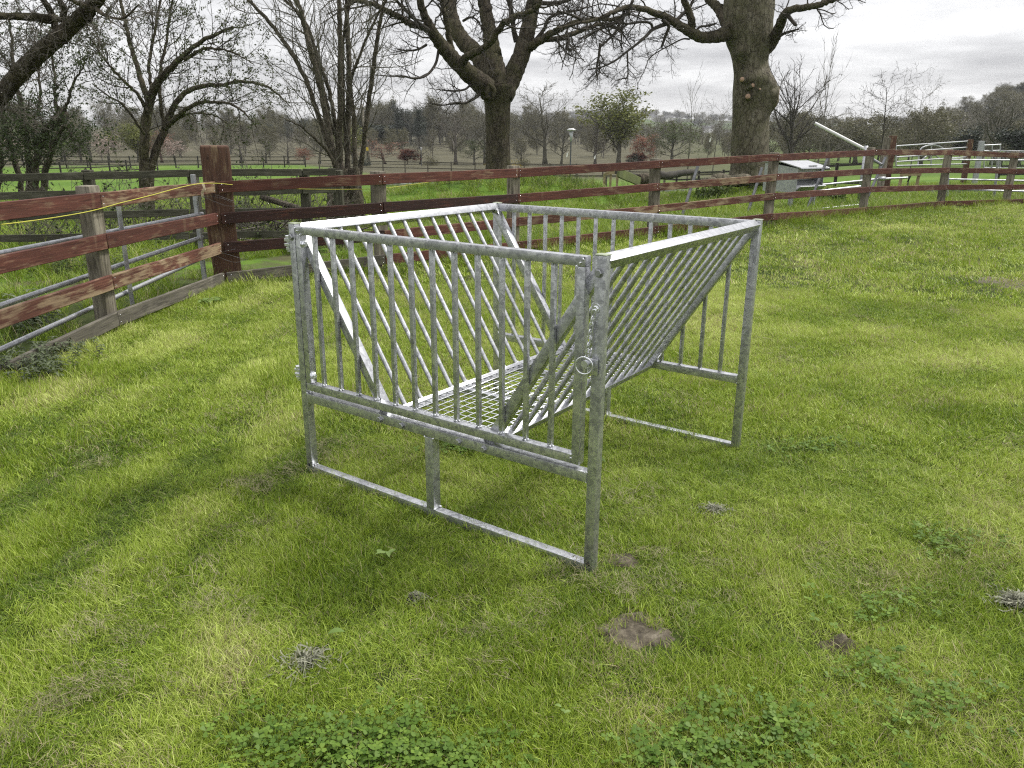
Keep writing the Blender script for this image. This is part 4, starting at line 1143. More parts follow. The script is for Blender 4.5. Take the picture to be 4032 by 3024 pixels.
for i, Lm in enumerate(LIMBS):
    pts, rad = path(ZC, Lm, CY, 1.7015); mb = MB(); mb.tube(pts + gC.normal(0, .015, pts.shape), rad, 12 if i < 4 else 9, rough=.10); add_local('limb', mb, M_BARKC, Ct, cb_)
    twigs(cr, pts, rad, (9, 8, 8, 9, 12, 16, 15, 14, 10)[i], (2.6, 2.4, 2.2, 2.6, 2.0, 2.3, 2.2, 2.2, 2.0)[i], t0=.42 if i < 4 else .25, g=gC, rmax=.032)
SECOND = [
 [(1068, 330, 20, -1.7), (1045, 430, 18, -2), (985, 505, 16, -2.3), (905, 525, 15, -2.6), (830, 510, 12, -2.9), (740, 510, 9, -3.2), (630, 500, 6, -3.5)],
 [(1345, 630, 22, -.8), (1290, 670, 17, -1.1), (1235, 692, 14, -1.4), (1180, 690, 11, -1.6), (1090, 705, 9, -1.9), (1010, 690, 6, -2.2)],
 [(1880, 262, 22, .6), (1940, 265, 20, .6), (1925, 320, 18, .6), (1960, 345, 16, .6)],
 [(2150, 290, 20, 1.2), (2140, 380, 16, 1.2), (2125, 460, 14, 1.2), (2130, 530, 8, 1.2)],
 [(1590, 280, 40, .5), (1570, 200, 32, .4), (1560, 100, 30, .2), (1535, 0, 26, 0), (1500, -120, 20, 0)],
 [(1230, 140, 16, .6), (1280, 115, 13, .4), (1330, 140, 11, .2), (1360, 200, 8, 0)],
 [(985, 300, 18, -2.1), (930, 330, 14, -2.4), (860, 340, 11, -2.7), (790, 330, 8, -3)],
 [(1290, 560, 16, -1), (1240, 600, 13, -1.3), (1160, 610, 10, -1.6), (1060, 600, 7, -1.8)],
 [(1000, 200, 26, -2.4), (940, 160, 24, -2.8), (860, 80, 22, -3.2), (800, 20, 19, -3.6), (740, -60, 16, -4)],
 [(1690, 300, 30, .6), (1770, 200, 24, .5), (1800, 130, 20, .4), (1870, 90, 17, .3), (2000, 70, 13, .2), (2060, 45, 10, .1)],
 [(1740, 20, 30, .7), (1820, 22, 26, .5), (1900, 12, 22, .3), (1990, -20, 18, .1)],
]
for Lm in SECOND:
    pts, rad = path(ZC, Lm, CY, 1.7015); cr.tube(pts, rad, 7); twigs(cr, pts, rad, 12, 1.35, t0=.2, g=gC, rmax=.018)
add_local('crown', cr, M_TWIG, Ct, cb_)

# --- the beech with sawn stubs on the right
BY = 30.5
bb_ = np.array([P(*ZB(1350, 1250), BY)[0], BY, 0]); bb_[2] = float(ground(bb_[0], BY))
Bt = empty('bare_tree', 'big pale grey beech trunk with a burl and sawn stubs, behind the fence', 'tree', tuple(bb_), 0, 'large old bare trees')
prof = [(1350, 1500, 400), (1352, 1400, 330), (1350, 1250, 300), (1357, 1100, 292), (1357, 1000, 286), (1358, 900, 282), (1362, 820, 284), (1366, 750, 290), (1368, 680, 284), (1366, 600, 270), (1357, 500, 274), (1352, 430, 300), (1348, 370, 345), (1345, 300, 375), (1340, 220, 380), (1338, 140, 385), (1338, 40, 370), (1338, -60, 350), (1338, -160, 300)]
pp_, pr_ = path(ZB, prof, BY, 2.074); dp, dr_ = dens(pp_, pr_, .06)
tb = MB()
zb = lambda x, y: P(*ZB(x, y), BY)[2]
trunk(tb, dp, dr_, 64, .045, 5, 9, bulges=[(zb(1500, 770), -.30, .50, .27), (zb(1500, 660), -.7, .30, .12), (zb(1540, 850), -.45, .25, .14), (zb(1330, 640), -1.65, .34, .24), (zb(1300, 650), -1.95, .2, .12), (zb(1340, 760), -1.7, .25, .10), (zb(1230, 450), -2.4, .25, .14), (zb(1290, 430), -2.1, .2, .1), (zb(1400, 1200), -1.4, .5, .05)])
add_local('trunk', tb, M_BEECH, Bt, bb_)
for (x, y, dx_, w, dep) in ((1289, 648, -.55, 36, -.96), (1380, 696, .45, 30, -.90), (1337, 787, -.35, 38, -.86), (1436, 728, .5, 14, -.92)):
    c = P(*ZB(x, y), BY + dep); r = w / 2.074 / FPX * 30 / 2 * 1.0; mb = MB(); dv_ = nrm(np.array([dx_, -1, .25 + dx_ * .3])); mb.tube([c - dv_ * .30, c - dv_ * .02, c], [r * 1.35, r * 1.12, r], 14, cap=False); st = add_local('stub', mb, M_BEECH, Bt, bb_)
    mb = MB(); mb.tube([c - dv_ * .01, c + dv_ * .006], [r * .99, r * .96], 14); link('cut_face', toloc(mb, bb_).mesh('cut_face'), M_CUT, st)
c = P(*ZB(1572, 795), BY - .35); mb = MB(); dv_ = nrm(np.array([1, -.12, -.12])); ww = .62
an = np.linspace(0, 2 * PI, 25)[:-1]; ax1 = nrm(np.cross(dv_, (0, 0, 1))); ax2 = np.cross(ax1, dv_)
ringv = lambda k, s: [c + dv_ * k + (ax1 * math.cos(a) * .30 + ax2 * math.sin(a) * .40) * s * (1 + .08 * math.sin(3 * a + 1)) for a in an]
V = np.array(ringv(-.45, 1.25) + ringv(-.1, 1.08) + ringv(0, 1.0)); n_ = 24
mb.add(V, [(i * n_ + j, i * n_ + (j + 1) % n_, (i + 1) * n_ + (j + 1) % n_, (i + 1) * n_ + j) for i in range(2) for j in range(n_)])
st = add_local('stub', mb, M_BEECH, Bt, bb_); mb = MB(); mb.add(np.array(ringv(.0, .97) + ringv(.012, .94)), [(j, (j + 1) % n_, n_ + (j + 1) % n_, n_ + j) for j in range(n_)] + [tuple(n_ + j for j in range(n_))])
link('cut_face', toloc(mb, bb_).mesh('cut_face'), M_CUT, st)
BL = [
 [(1240, 215, 170, -.2), (1160, 270, 120, -.3), (1060, 300, 92, -.5), (960, 302, 84, -.8), (880, 270, 80, -1.1), (790, 215, 70, -1.4), (690, 150, 58, -1.7), (590, 108, 50, -2), (480, 72, 44, -2.3), (370, 58, 40, -2.6), (270, 85, 34, -2.9), (170, 130, 30, -3.2), (80, 165, 26, -3.4), (-60, 195, 20, -3.8), (-250, 240, 12, -4.2)],
 [(870, 260, 62, -1.1), (880, 190, 58, -1.2), (860, 110, 56, -1.3), (835, 50, 52, -1.4), (815, -10, 48, -1.5), (800, -160, 34, -1.6), (760, -330, 20, -1.6)],
 [(1180, 210, 110, 0), (1130, 120, 84, .3), (1080, 50, 72, .5), (1020, -10, 62, .7), (900, -150, 44, 1), (780, -330, 26, 1.2)],
 [(1310, 220, 250, 0), (1275, 100, 222, 0), (1250, 0, 200, .1), (1200, -200, 150, .2), (1180, -450, 100, .2), (1130, -800, 50, .3)],
 [(1400, 220, 240, .2), (1440, 100, 205, .2), (1455, 0, 195, .2), (1480, -200, 150, .1), (1540, -450, 100, 0), (1600, -800, 50, 0)],
 [(1480, 400, 110, -.1), (1545, 330, 90, -.4), (1585, 240, 78, -.8), (1615, 160, 70, -1.2), (1650, 100, 60, -1.6), (1720, 72, 54, -2), (1810, 60, 50, -2.4), (1920, 40, 46, -2.8), (2050, -8, 40, -3.2), (2250, -70, 28, -3.6)],
]
cr = MB(); gB = np.random.default_rng(21)
for i, Lm in enumerate(BL):
    pts, rad = path(ZB, Lm, BY, 2.074); mb = MB(); mb.tube(pts + gB.normal(0, .012, pts.shape), rad, 14, rough=.07); add_local('limb', mb, M_BEECH if i in (3, 4) else M_BARK, Bt, bb_)
    twigs(cr, pts, rad, (14, 7, 8, 7, 7, 9)[i], (2.3, 1.6, 2, 2.4, 2.4, 1.8)[i], t0=.35, g=gB, rmax=.028)
B2 = [
 [(720, 175, 40, -1.6), (640, 205, 32, -1.8), (560, 240, 28, -2), (500, 300, 24, -2.2), (430, 360, 20, -2.4), (350, 420, 18, -2.6), (260, 490, 16, -2.8), (150, 545, 13, -3), (30, 570, 9, -3.2)],
 [(352, 425, 14, -2.6), (356, 520, 13, -2.6), (354, 625, 11, -2.6), (300, 645, 9, -2.7), (250, 660, 6, -2.7)],
 [(640, 160, 32, -1.9), (690, 215, 26, -1.8), (665, 290, 24, -1.7), (630, 390, 18, -1.6)],
 [(325, 60, 24, -2.6), (318, 150, 20, -2.6), (306, 260, 15, -2.6), (302, 430, 8, -2.6)],
 [(300, 165, 24, -2.8), (265, 250, 20, -2.8), (190, 330, 18, -2.9), (130, 390, 16, -3), (120, 480, 14, -3), (128, 560, 11, -3), (100, 660, 6, -3)],
 [(740, 180, 36, -1.4), (790, 130, 28, -1.2), (860, 60, 24, -1), (900, -20, 20, -.9)],
 [(560, 230, 20, -2), (540, 190, 20, -2.1), (470, 180, 18, -2.3), (360, 195, 16, -2.5), (200, 190, 14, -2.8), (90, 260, 12, -3), (0, 320, 9, -3.2)],
 [(915, 250, 20, -.9), (950, 218, 18, -.9), (1020, 210, 15, -.8), (1080, 192, 12, -.7)],
 [(860, 320, 14, -1), (800, 320, 12, -1.2), (700, 370, 10, -1.5), (600, 425, 9, -1.8), (530, 480, 8, -2), (500, 560, 6, -2.1), (440, 680, 4, -2.3)],
 [(1650, 110, 36, -1.7), (1690, 160, 30, -1.9), (1728, 205, 26, -2.1)],
 [(1590, 300, 26, -.9), (1640, 270, 22, -1.1), (1700, 252, 18, -1.3), (1752, 237, 12, -1.5)],
 [(-20, 160, 26, -3.6), (-110, 120, 20, -3.8), (-220, 90, 14, -4)],
 [(400, 0, 26, -2.6), (340, 120, 22, -2.7), (230, 200, 20, -2.9), (100, 250, 16, -3.1), (-40, 320, 12, -3.4)],
]
for i, Lm in enumerate(B2):
    pts, rad = path(ZB, Lm, BY, 2.074); cr.tube(pts, rad, 7); 
    if i not in (9,): twigs(cr, pts, rad, 11, 1.15 if i not in (3, 7, 10) else .6, t0=.2, g=gB, rmax=.014)
add_local('crown', cr, M_TWIG, Bt, bb_)
# mossy stones round its foot
for k, (x, y, w) in enumerate(((1560, 382, .36), (1600, 383, .34), (1640, 383, .30), (1532, 385, .24), (1578, 387, .26))):
    c = P(x, y, BY - 1.6 - .15 * k); bm = bmesh.new(); bmesh.ops.create_icosphere(bm, subdivisions=3, radius=1)
    for v in bm.verts:
        q = 1 + .35 * mnoise.noise(v.co * 1.2 + Vector((k * 5, 0, 0))) + .12 * mnoise.noise(v.co * 4); v.co = Vector((v.co.x * w * 1.3 * q, v.co.y * w * .9 * q, v.co.z * w * .62 * q))
    me = bpy.data.meshes.new('boulder'); bm.to_mesh(me); bm.free(); o = sharp(link('boulder', me, M_BEECH, None, Matrix.Translation(c - np.array([0, 0, .1]))), 80)
    tag(o, ('long pale boulder at the left foot of the beech', 'pale boulder directly under the beech trunk', 'rounded boulder at the right foot of the beech', 'small outer boulder lying furthest from the beech', 'low boulder in front of the beech roots')[k], 'rock', 'boulders at the foot of the beech')

# --- many stemmed pollard left of the middle
SY = 15.8
sb_ = gnd(748, 470); sb_ = np.array([P(748, 440, SY)[0], SY, float(ground(P(748, 440, SY)[0], SY))])
St = empty('coppiced_tree', 'bare many stemmed tree fanning up from a stump behind the old fence', 'tree', tuple(sb_))
STM = [
 [(455, 1330, 70, .0), (425, 1180, 50, 0), (405, 1000, 44, 0), (408, 600, 40, 0), (404, 200, 36, .1), (400, 0, 33, .1), (390, -400, 26, .2), (380, -900, 12, .3)],
 [(470, 1330, 60, .2), (455, 1150, 46, .2), (462, 800, 42, .2), (468, 480, 38, .2), (455, 150, 34, .3), (448, 0, 32, .3), (440, -450, 22, .4), (455, -900, 10, .5)],
 [(440, 1330, 60, -.1), (385, 1120, 46, -.2), (320, 820, 44, -.3), (265, 540, 42, -.4), (205, 320, 40, -.5), (160, 130, 36, -.5), (118, 0, 32, -.6), (20, -350, 22, -.7), (-60, -800, 10, -.8)],
 [(430, 1330, 60, 0), (370, 1080, 42, .1), (290, 860, 38, .2), (230, 680, 36, .2), (175, 530, 34, .3), (80, 350, 32, .3), (0, 235, 30, .4), (-120, 90, 26, .5), (-300, -100, 20, .6), (-500, -350, 12, .7)],
 [(500, 1330, 62, .1), (545, 1130, 40, .1), (580, 850, 36, 0), (610, 600, 34, -.1), (640, 380, 32, -.2), (665, 200, 28, -.2), (690, 60, 24, -.3), (715, -60, 20, -.3), (770, -400, 12, -.4)],
 [(480, 1330, 56, -.1), (505, 1130, 40, -.2), (498, 800, 36, -.2), (480, 560, 24, -.3), (520, 420, 20, -.4), (590, 240, 18, -.5), (670, 80, 16, -.6), (760, -60, 13, -.7)],
 [(460, 1330, 50, .3), (400, 1050, 34, .4), (370, 800, 32, .4), (330, 600, 30, .5), (270, 420, 28, .5), (200, 220, 24, .6), (90, 40, 20, .6), (-20, -120, 14, .7)],
 [(420, 1250, 40, -.2), (340, 1040, 26, -.4), (250, 940, 20, -.6), (140, 845, 14, -.8), (40, 800, 8, -1)],
 [(475, 1330, 40, .2), (440, 900, 26, .2), (425, 500, 22, .3), (430, 250, 20, .3), (460, 80, 18, .3), (520, -150, 12, .3)],
 [(360, 900, 26, .3), (300, 620, 24, .3), (255, 420, 22, .4), (190, 180, 20, .4), (60, 20, 16, .5), (-60, -60, 12, .5)],
]
cr = MB(); gS = np.random.default_rng(31)
TS = dict(TW); TS.update(wig=[.1, .13, .18, .2], trop=[.05, .08, .08, .08], num=[0, 8, 6, 4], ang=[40, 42, 45, 45], rmin=.0028)
for i, Lm in enumerate(STM):
    pts, rad = path(ZC, Lm, SY, 1.7015); rad = rad * .86
    mb = MB(); mb.tube(pts + gS.normal(0, .006, pts.shape), rad, 10, rough=.12); add_local('stem', mb, M_STEM, St, sb_)
    twigs(cr, pts, rad, 17 if i not in (7,) else 8, 1.5, cfg=TS, t0=.22, g=gS, rmax=.012)
tb = MB(); 
for (a, s_, w) in ((-.25, 4, .17), (.0, 7, .20), (.22, 9, .16)):
    z0 = sb_ + np.array([a, 0, -.25]); trunk(tb, np.array([z0 + np.array([-a * .3 * t, 0, t * 1.5]) for t in np.linspace(0, 1, 18)]), np.linspace(w * 1.25, w * .85, 18), 20, .18, 4, s_)
add_local('stump', tb, M_STEM, St, sb_); add_local('twigs', cr, M_TWIGB, St, sb_)

# --- leafing tree on the left with arching boughs
LY = 20.5
def place(px, Y): x = P(px, 400, Y)[0]; return np.array([x, Y, float(ground(x, Y))])
lb_ = place(315, LY); Lt = empty('leafing_tree', 'twin trunked tree with long arching boughs and small opening leaves, left of the strainer post', 'tree', tuple(lb_))
LT = [
 [(975, 1420, 84, 0), (965, 1250, 66, 0), (965, 1050, 62, 0), (975, 850, 60, 0), (1000, 700, 58, 0), (1030, 600, 54, -.1), (1100, 500, 44, -.3), (1190, 410, 36, -.5), (1290, 320, 30, -.7), (1400, 250, 24, -.9), (1560, 180, 14, -1)],
 [(1000, 1420, 70, .1), (1005, 1200, 54, .1), (1040, 1020, 50, .2), (1090, 900, 48, .3), (1130, 790, 40, .4), (1180, 690, 36, .4), (1260, 610, 32, .5), (1370, 575, 28, .6), (1480, 570, 24, .7), (1620, 545, 20, .8), (1760, 570, 16, .9), (1860, 630, 11, 1), (1950, 720, 6, 1)],
 [(1105, 860, 40, .3), (1170, 800, 32, .1), (1240, 740, 28, -.1), (1330, 690, 24, -.3), (1420, 685, 20, -.5), (1520, 690, 17, -.7), (1620, 740, 13, -.9), (1720, 850, 7, -1)],
 [(1000, 690, 44, 0), (960, 580, 36, .2), (920, 450, 32, .4), (880, 320, 28, .6), (850, 200, 24, .7), (825, 80, 22, .8), (800, -40, 18, .9), (760, -250, 10, 1)],
 [(1110, 860, 30, .4), (1085, 760, 26, .5), (1070, 600, 22, .6), (1080, 440, 20, .8), (1110, 300, 17, .9), (1130, 150, 15, 1), (1160, -20, 11, 1.1)],
 [(990, 760, 26, -.2), (930, 640, 22, -.4), (850, 560, 18, -.6), (760, 470, 15, -.8), (690, 380, 12, -1), (600, 250, 9, -1.2)],
 [(1020, 620, 24, .1), (1000, 450, 20, .2), (1030, 250, 17, .3), (1060, 80, 15, .4), (1100, -80, 12, .5)],
 [(970, 900, 20, -.3), (900, 800, 16, -.5), (820, 700, 13, -.7), (720, 640, 10, -.9), (620, 560, 7, -1.1)],
 [(1180, 800, 16, .2), (1260, 765, 13, 0), (1350, 760, 12, -.2), (1440, 775, 10, -.4), (1530, 830, 7, -.6)],
 [(1240, 400, 24, -.6), (1360, 330, 18, -.8), (1480, 330, 14, -1), (1600, 370, 10, -1.1), (1700, 430, 6, -1.2)],
]
cr = MB(); lf = MB(); gL = np.random.default_rng(41); tips = []
TL = dict(TW); TL.update(wig=[.1, .14, .18, .22], trop=[.05, .10, .08, .04], num=[0, 9, 6, 4], ang=[45, 48, 50, 50], rmin=.003)
def twigs2(mb, pts, rad, n, L0, cfg, tips, t0, g, rmax):
    c = dict(cfg); ln = list(c['len']); ln[1] = 1.0; c['len'] = ln; c['rmax'] = {1: rmax}; sprout(mb, pts, rad, L0, 1, c, tips, g, t0, n)
for i, Lm in enumerate(LT):
    pts, rad = path(ZL, Lm, LY, 1.7015); mb = MB(); mb.tube(pts + gL.normal(0, .008, pts.shape), rad, 10, rough=.14); add_local('trunk' if i < 2 else 'limb', mb, M_BARK, Lt, lb_)
    twigs2(cr, pts, rad, (22, 20, 12, 14, 14, 12, 12, 9, 8, 12)[i], 1.9 if i in (0, 3, 4, 6) else 1.5, TL, tips, .3, gL, .013)
sel = [t for t in tips if gL.random() < .36]; leaves(lf, sel, 5, .022, .05, gL)
add_local('crown', cr, M_TWIG, Lt, lb_); o = add_local('leaf', lf, M_LF_BUD, Lt, lb_); tag(o, kind='stuff')

# --- ivy clad thicket tree further left
IY = 21.5
ib_ = place(95, IY); It = empty('ivy_clad_tree', 'shaggy ivy clad cluster of trunks with a knobbly pollard head, under the leaning trunk', 'tree', tuple(ib_))
IT = [
 [(230, 1420, 60, 0), (235, 1200, 50, 0), (250, 1050, 48, 0), (300, 900, 50, 0), (360, 830, 60, 0), (400, 790, 76, 0), (430, 750, 50, 0)],
 [(190, 1420, 52, .2), (200, 1150, 44, .2), (190, 1000, 40, .2), (160, 850, 36, .3), (140, 700, 30, .4), (100, 500, 24, .5), (80, 300, 18, .6), (60, 100, 12, .7)],
 [(290, 1420, 50, -.1), (300, 1180, 40, -.2), (340, 1020, 38, -.3), (380, 920, 32, -.3), (440, 850, 22, -.4), (500, 935, 12, -.5)],
 [(400, 790, 30, 0), (370, 650, 22, .1), (365, 500, 18, .2), (350, 350, 14, .2), (370, 200, 10, .3)],
 [(410, 780, 26, 0), (450, 680, 18, -.1), (490, 560, 15, -.2), (560, 440, 11, -.3), (600, 330, 8, -.4)],
 [(250, 1050, 26, .1), (230, 850, 22, .2), (270, 650, 18, .3), (260, 480, 14, .4), (290, 300, 10, .5)],
 [(150, 1420, 44, .5), (120, 1150, 36, .5), (60, 950, 30, .5), (20, 780, 24, .5), (-40, 600, 16, .5)],
 [(-100, 1420, 50, .2), (-20, 1250, 36, .2), (10, 1100, 30, .2), (-30, 900, 24, .2)],
]
cr = MB(); lf = MB(); gI = np.random.default_rng(51); tips = []; ivy = []
for i, Lm in enumerate(IT):
    pts, rad = path(ZL, Lm, IY, 1.7015); mb = MB(); mb.tube(pts + gI.normal(0, .02, pts.shape), rad, 9, rough=.3); add_local('trunk', mb, M_STEM, It, ib_)
    twigs2(cr, pts, rad, (10, 12, 9, 10, 9, 10, 10, 8)[i], 1.5, TL, tips, .3, gI, .012)
    ivy += [p for p in pts if p[2] > ib_[2] + 1.0]
sel = [t for t in tips if gI.random() < .6]; leaves(lf, sel, 5, .03, .055, gI)
blob = []
for (x, y, s, n_) in ((120, 900, .45, 90), (60, 820, .5, 130), (200, 960, .4, 90), (300, 960, .35, 60), (560, 920, .4, 50), (640, 880, .35, 40), (30, 1000, .4, 90), (420, 900, .3, 40), (240, 760, .45, 70), (90, 700, .5, 60)):
    c = P(*ZL(x, y), IY - .3); blob += [c + gI.normal(0, s, 3) * (1, .8, .6) for _ in range(n_)]
leaves(lf, blob, 5, .13, .075, gI)
add_local('crown', cr, M_TWIG, It, ib_); o = add_local('leaf', lf, M_LF_DARK, It, ib_); tag(o, kind='stuff')

# --- leaning mossy trunk at the top left
QY = 12.5
QT = [(-420, 1500, 130, .3), (-380, 1250, 118, .3), (-290, 1000, 112, .2), (-150, 800, 108, .1), (0, 650, 106, 0), (90, 540, 104, -.1), (200, 420, 106, -.2), (320, 310, 104, -.3), (440, 210, 96, -.5), (540, 110, 88, -.6), (640, 10, 80, -.8), (760, -140, 70, -1), (900, -330, 58, -1.2), (1050, -560, 44, -1.4)]
qb = np.array([P(*ZL(-420, 1500), QY)[0], QY + .3, 0.0]); qb[2] = float(ground(qb[0], qb[1]))
Qt = empty('leaning_tree', 'thick mossy trunk leaning across the top left corner', 'tree', tuple(qb))
pts, rad = path(ZL, QT, QY, 1.7015); pts = np.vstack([qb + (0, 0, -.2), pts]); rad = np.concatenate([[rad[0] * 1.3], rad]); gQ = np.random.default_rng(61)
mb = MB(); dpts, drad = dens(pts, rad, .07)
mb.tube(dpts + gQ.normal(0, .004, dpts.shape), drad, 22, rough=.06); add_local('trunk', mb, M_BARK, Qt, qb)
cr = MB()
Q2 = [
 [(340, 130, 60, -.3), (230, 115, 52, -.5), (120, 110, 46, -.7), (0, 110, 40, -.9), (-150, 130, 30, -1.1)],
 [(380, 250, 50, -.3), (360, 130, 42, -.3), (330, 60, 40, -.4), (290, 0, 36, -.5), (200, -150, 24, -.6)],
 [(420, 110, 40, -.6), (430, 60, 36, -.7), (400, 0, 30, -.8), (360, -100, 20, -.9)],
 [(640, 70, 34, -.9), (540, 30, 26, -1.0), (500, 10, 22, -1.1), (430, -30, 16, -1.2)],
 [(455, 290, 14, -.6), (370, 292, 12, -.7), (300, 320, 10, -.8), (200, 345, 7, -.9)],
 [(640, 60, 30, -.9), (720, 110, 20, -1), (830, 120, 14, -1.1), (930, 30, 10, -1.2)],
 [(350, 120, 46, -.4), (450, 140, 30, -.5), (580, 145, 20, -.6), (640, 90, 12, -.7)],
 [(100, 540, 12, -.2), (60, 430, 10, -.3), (0, 350, 8, -.4), (-60, 230, 6, -.5)],
 [(0, 740, 14, -.2), (60, 735, 10, -.3), (110, 745, 7, -.4)],
]
for i, Lm in enumerate(Q2):
    p2_, r2_ = path(ZL, Lm, QY, 1.7015); mb = MB(); mb.tube(p2_, r2_, 9, rough=.12); add_local('limb', mb, M_BARK, Qt, qb); twigs(cr, p2_, r2_, 9, .75, t0=.15, g=gQ, rmax=.008)
twigs(cr, dpts, drad, 30, .85, t0=.35, g=gQ, rmax=.009)
add_local('crown', cr, M_TWIGL, Qt, qb)
# overhanging twigs from limbs out of the picture are carried by the trees above

# ------------------------------------------------------------------ trees of the park behind: prototypes, then copies
CF = {
 'round': dict(seg=[7, 7, 6, 5], wig=[.03, .09, .13, .16], trop=[.0, .03, .03, .03], sides=[8, 5, 3, 3], num=[0, 24, 9, 6], t0=[0, .22, .15, .15], ang=[0, 52, 42, 40], len=[1, .52, .46, .42], rr=[1, .5, .5, .55], rmin=.016, shape=.45, end=.12),
 'upright': dict(seg=[8, 7, 6], wig=[.015, .06, .08], trop=[0, .10, .06], sides=[7, 4, 3], num=[0, 16, 5], t0=[0, .30, .2], ang=[0, 24, 22], len=[1, .42, .5], rr=[1, .42, .55], rmin=.014, shape=.35, end=.1),
 'flat': dict(seg=[8, 8, 6, 4], wig=[.03, .10, .16, .2], trop=[0, .03, .03, .02], sides=[7, 5, 3, 3], num=[0, 17, 8, 4], t0=[0, .45, .2, .2], ang=[0, 62, 45, 42], len=[1, .44, .42, .4], rr=[1, .45, .5, .55], rmin=.013, shape=.25, end=.15),
 'vase': dict(seg=[5, 8, 6, 5], wig=[.03, .07, .10, .14], trop=[0, .07, .05, .04], sides=[8, 5, 3, 3], num=[0, 15, 9, 6], t0=[0, .35, .15, .15], ang=[0, 36, 34, 36], len=[1, .85, .38, .42], rr=[1, .55, .45, .55], rmin=.016, shape=.2, end=.3),
}
TREE = {}
def mk(key, cfg, seed, m_t=M_TWIGB, leaf=None, n=0, spread=.2, size=.12, frac=1.0, r0=.022, m_trunk=None, H=1.0):
    """unit-height tree (metres x 10): trunk, crown and leaves as separate meshes about 10 m tall"""
    g = np.random.default_rng(seed); random.seed(seed); cf = CF[cfg]; tr = MB(); cr = MB(); tips = []
    Ht = 10.0 * (.5 if cfg == 'vase' else (.86 if cfg != 'upright' else .95))
    n_ = cf['seg'][0]; p = np.zeros(3); d = np.array([0, 0, 1.]); pts = [p - (0, 0, .3)]
    for i in range(n_): d = nrm(d + g.normal(0, cf['wig'][0], 3) + (0, 0, .05)); p = (pts[-1] + d * Ht / n_); pts.append(p)
    pts = np.array(pts); rad = 10 * r0 * (1 - (1 - cf['end']) * np.linspace(0, 1, n_ + 1) ** .8); rad[0] *= 1.35
    tr.tube(pts, rad, 8, rough=.08); sprout(cr, pts, rad, Ht, 1, cf, tips, g)
    ms = [('trunk', tr.mesh('trunk'), m_trunk or m_t), ('crown', cr.mesh('crown', False), m_t)]
    if leaf is not None:
        lf = MB(); sel = [t for t in tips if g.random() < frac]; leaves(lf, sel, n, spread, size, g); ms.append(('leaf', lf.mesh('leaf', False), leaf))
    hs = max(v[2] for v in tips) if tips else 10
    ws = np.percentile(np.abs(np.array(tips)[:, 0]), 96)
    for nm, me_, m_ in ms: me_.materials.append(m_)
    TREE[key] = (ms, hs, ws)
mk('round_a', 'round', 101, M_TWIGB); mk('round_b', 'round', 102, M_TWIGB); mk('round_c', 'round', 103, M_TWIGL)
mk('vase_a', 'vase', 104, M_TWIG); mk('vase_b', 'vase', 105, M_TWIGB)
mk('up_a', 'upright', 106, M_TWIGL, r0=.009); mk('up_b', 'upright', 107, M_TWIGB, r0=.009)
mk('flat_a', 'flat', 108, M_TWIG, r0=.012); mk('flat_b', 'flat', 109, M_TWIGL, r0=.011)
mk('yellow', 'vase', 110, M_TWIGB, M_LF_YEL, 4, .25, .24, .75); mk('green', 'round', 111, M_TWIGB, M_LF_GRN, 2, .25, .2, .55)
mk('copper', 'round', 112, M_TWIGR, M_LF_COP, 3, .25, .24, .5, r0=.014); mk('red', 'round', 113, M_TWIGR, M_LF_RED, 5, .3, .28, .9, r0=.014)
mk('pink', 'round', 114, M_TWIGB, M_LF_PNK, 2, .25, .24, .35, r0=.016); mk('budding', 'round', 115, M_TWIGR, M_LF_COP, 1, .2, .16, .35)
mk('brown', 'round', 116, M_TWIGB, M_LF_BRN, 3, .25, .22, .7); mk('ivy', 'vase', 117, M_TWIG, M_LF_CON, 6, .4, .32, .5)
def conifer(key, seed):
    g = np.random.default_rng(seed); tr = MB(); lf = MB(); tr.tube([(0, 0, -.3), (0, 0, 5), (0, 0, 10)], [.2, .12, .02], 7)
    for k in range(120):
        t = (k + g.random()) / 120; z = 1.0 + 8.8 * t; L_ = (1 - t) ** .8 * 2.4 * (.6 + .6 * g.random()) + .12; a = g.random() * 6.28
        for s in np.linspace(.1, 1, 9):
            c = np.array([math.cos(a) * L_ * s, math.sin(a) * L_ * s, z - .35 * L_ * s * s + .2 * s]); leaves(lf, [c], 5, .16, .3, g, .3)
    ms = [('trunk', tr.mesh('trunk'), M_TWIG), ('crown', lf.mesh('crown', False), M_LF_CON)]
    for nm, me_, m_ in ms: me_.materials.append(m_)
    TREE[key] = (ms, 10.0, 2.3)
conifer('conifer', 120)
def tree_at(key, name, px, yb, yt, hw, label, cat='tree', group=None, Y=None, rz=None, lean=0.0):
    if Y is None: c = gnd(px, yb)
    else:
        x_ = P(px, yb, Y)[0]; c = np.array([x_, Y, float(ground(x_, Y))])
    dist = c[1] * _cp + .4; ztop = P(px, yt, c[1])[2]; H = ztop - c[2]; Wd = hw * K / FPX * dist
    ms, hs, ws = TREE[key]
    o = empty(name, label, cat, tuple(c), random.random() * 6.28 if rz is None else rz, group)
    sz = H / hs; sxy = Wd / ws; o.scale = (sxy, sxy, sz); o.rotation_euler.y = lean
    for nm, me_, m_ in ms:
        q = bpy.data.objects.new(nm, me_); COL.objects.link(q); q.parent = o
        if nm == 'leaf': tag(q, kind='stuff')
    return o
GP = 'trees standing in the park beyond the road'
random.seed(99)
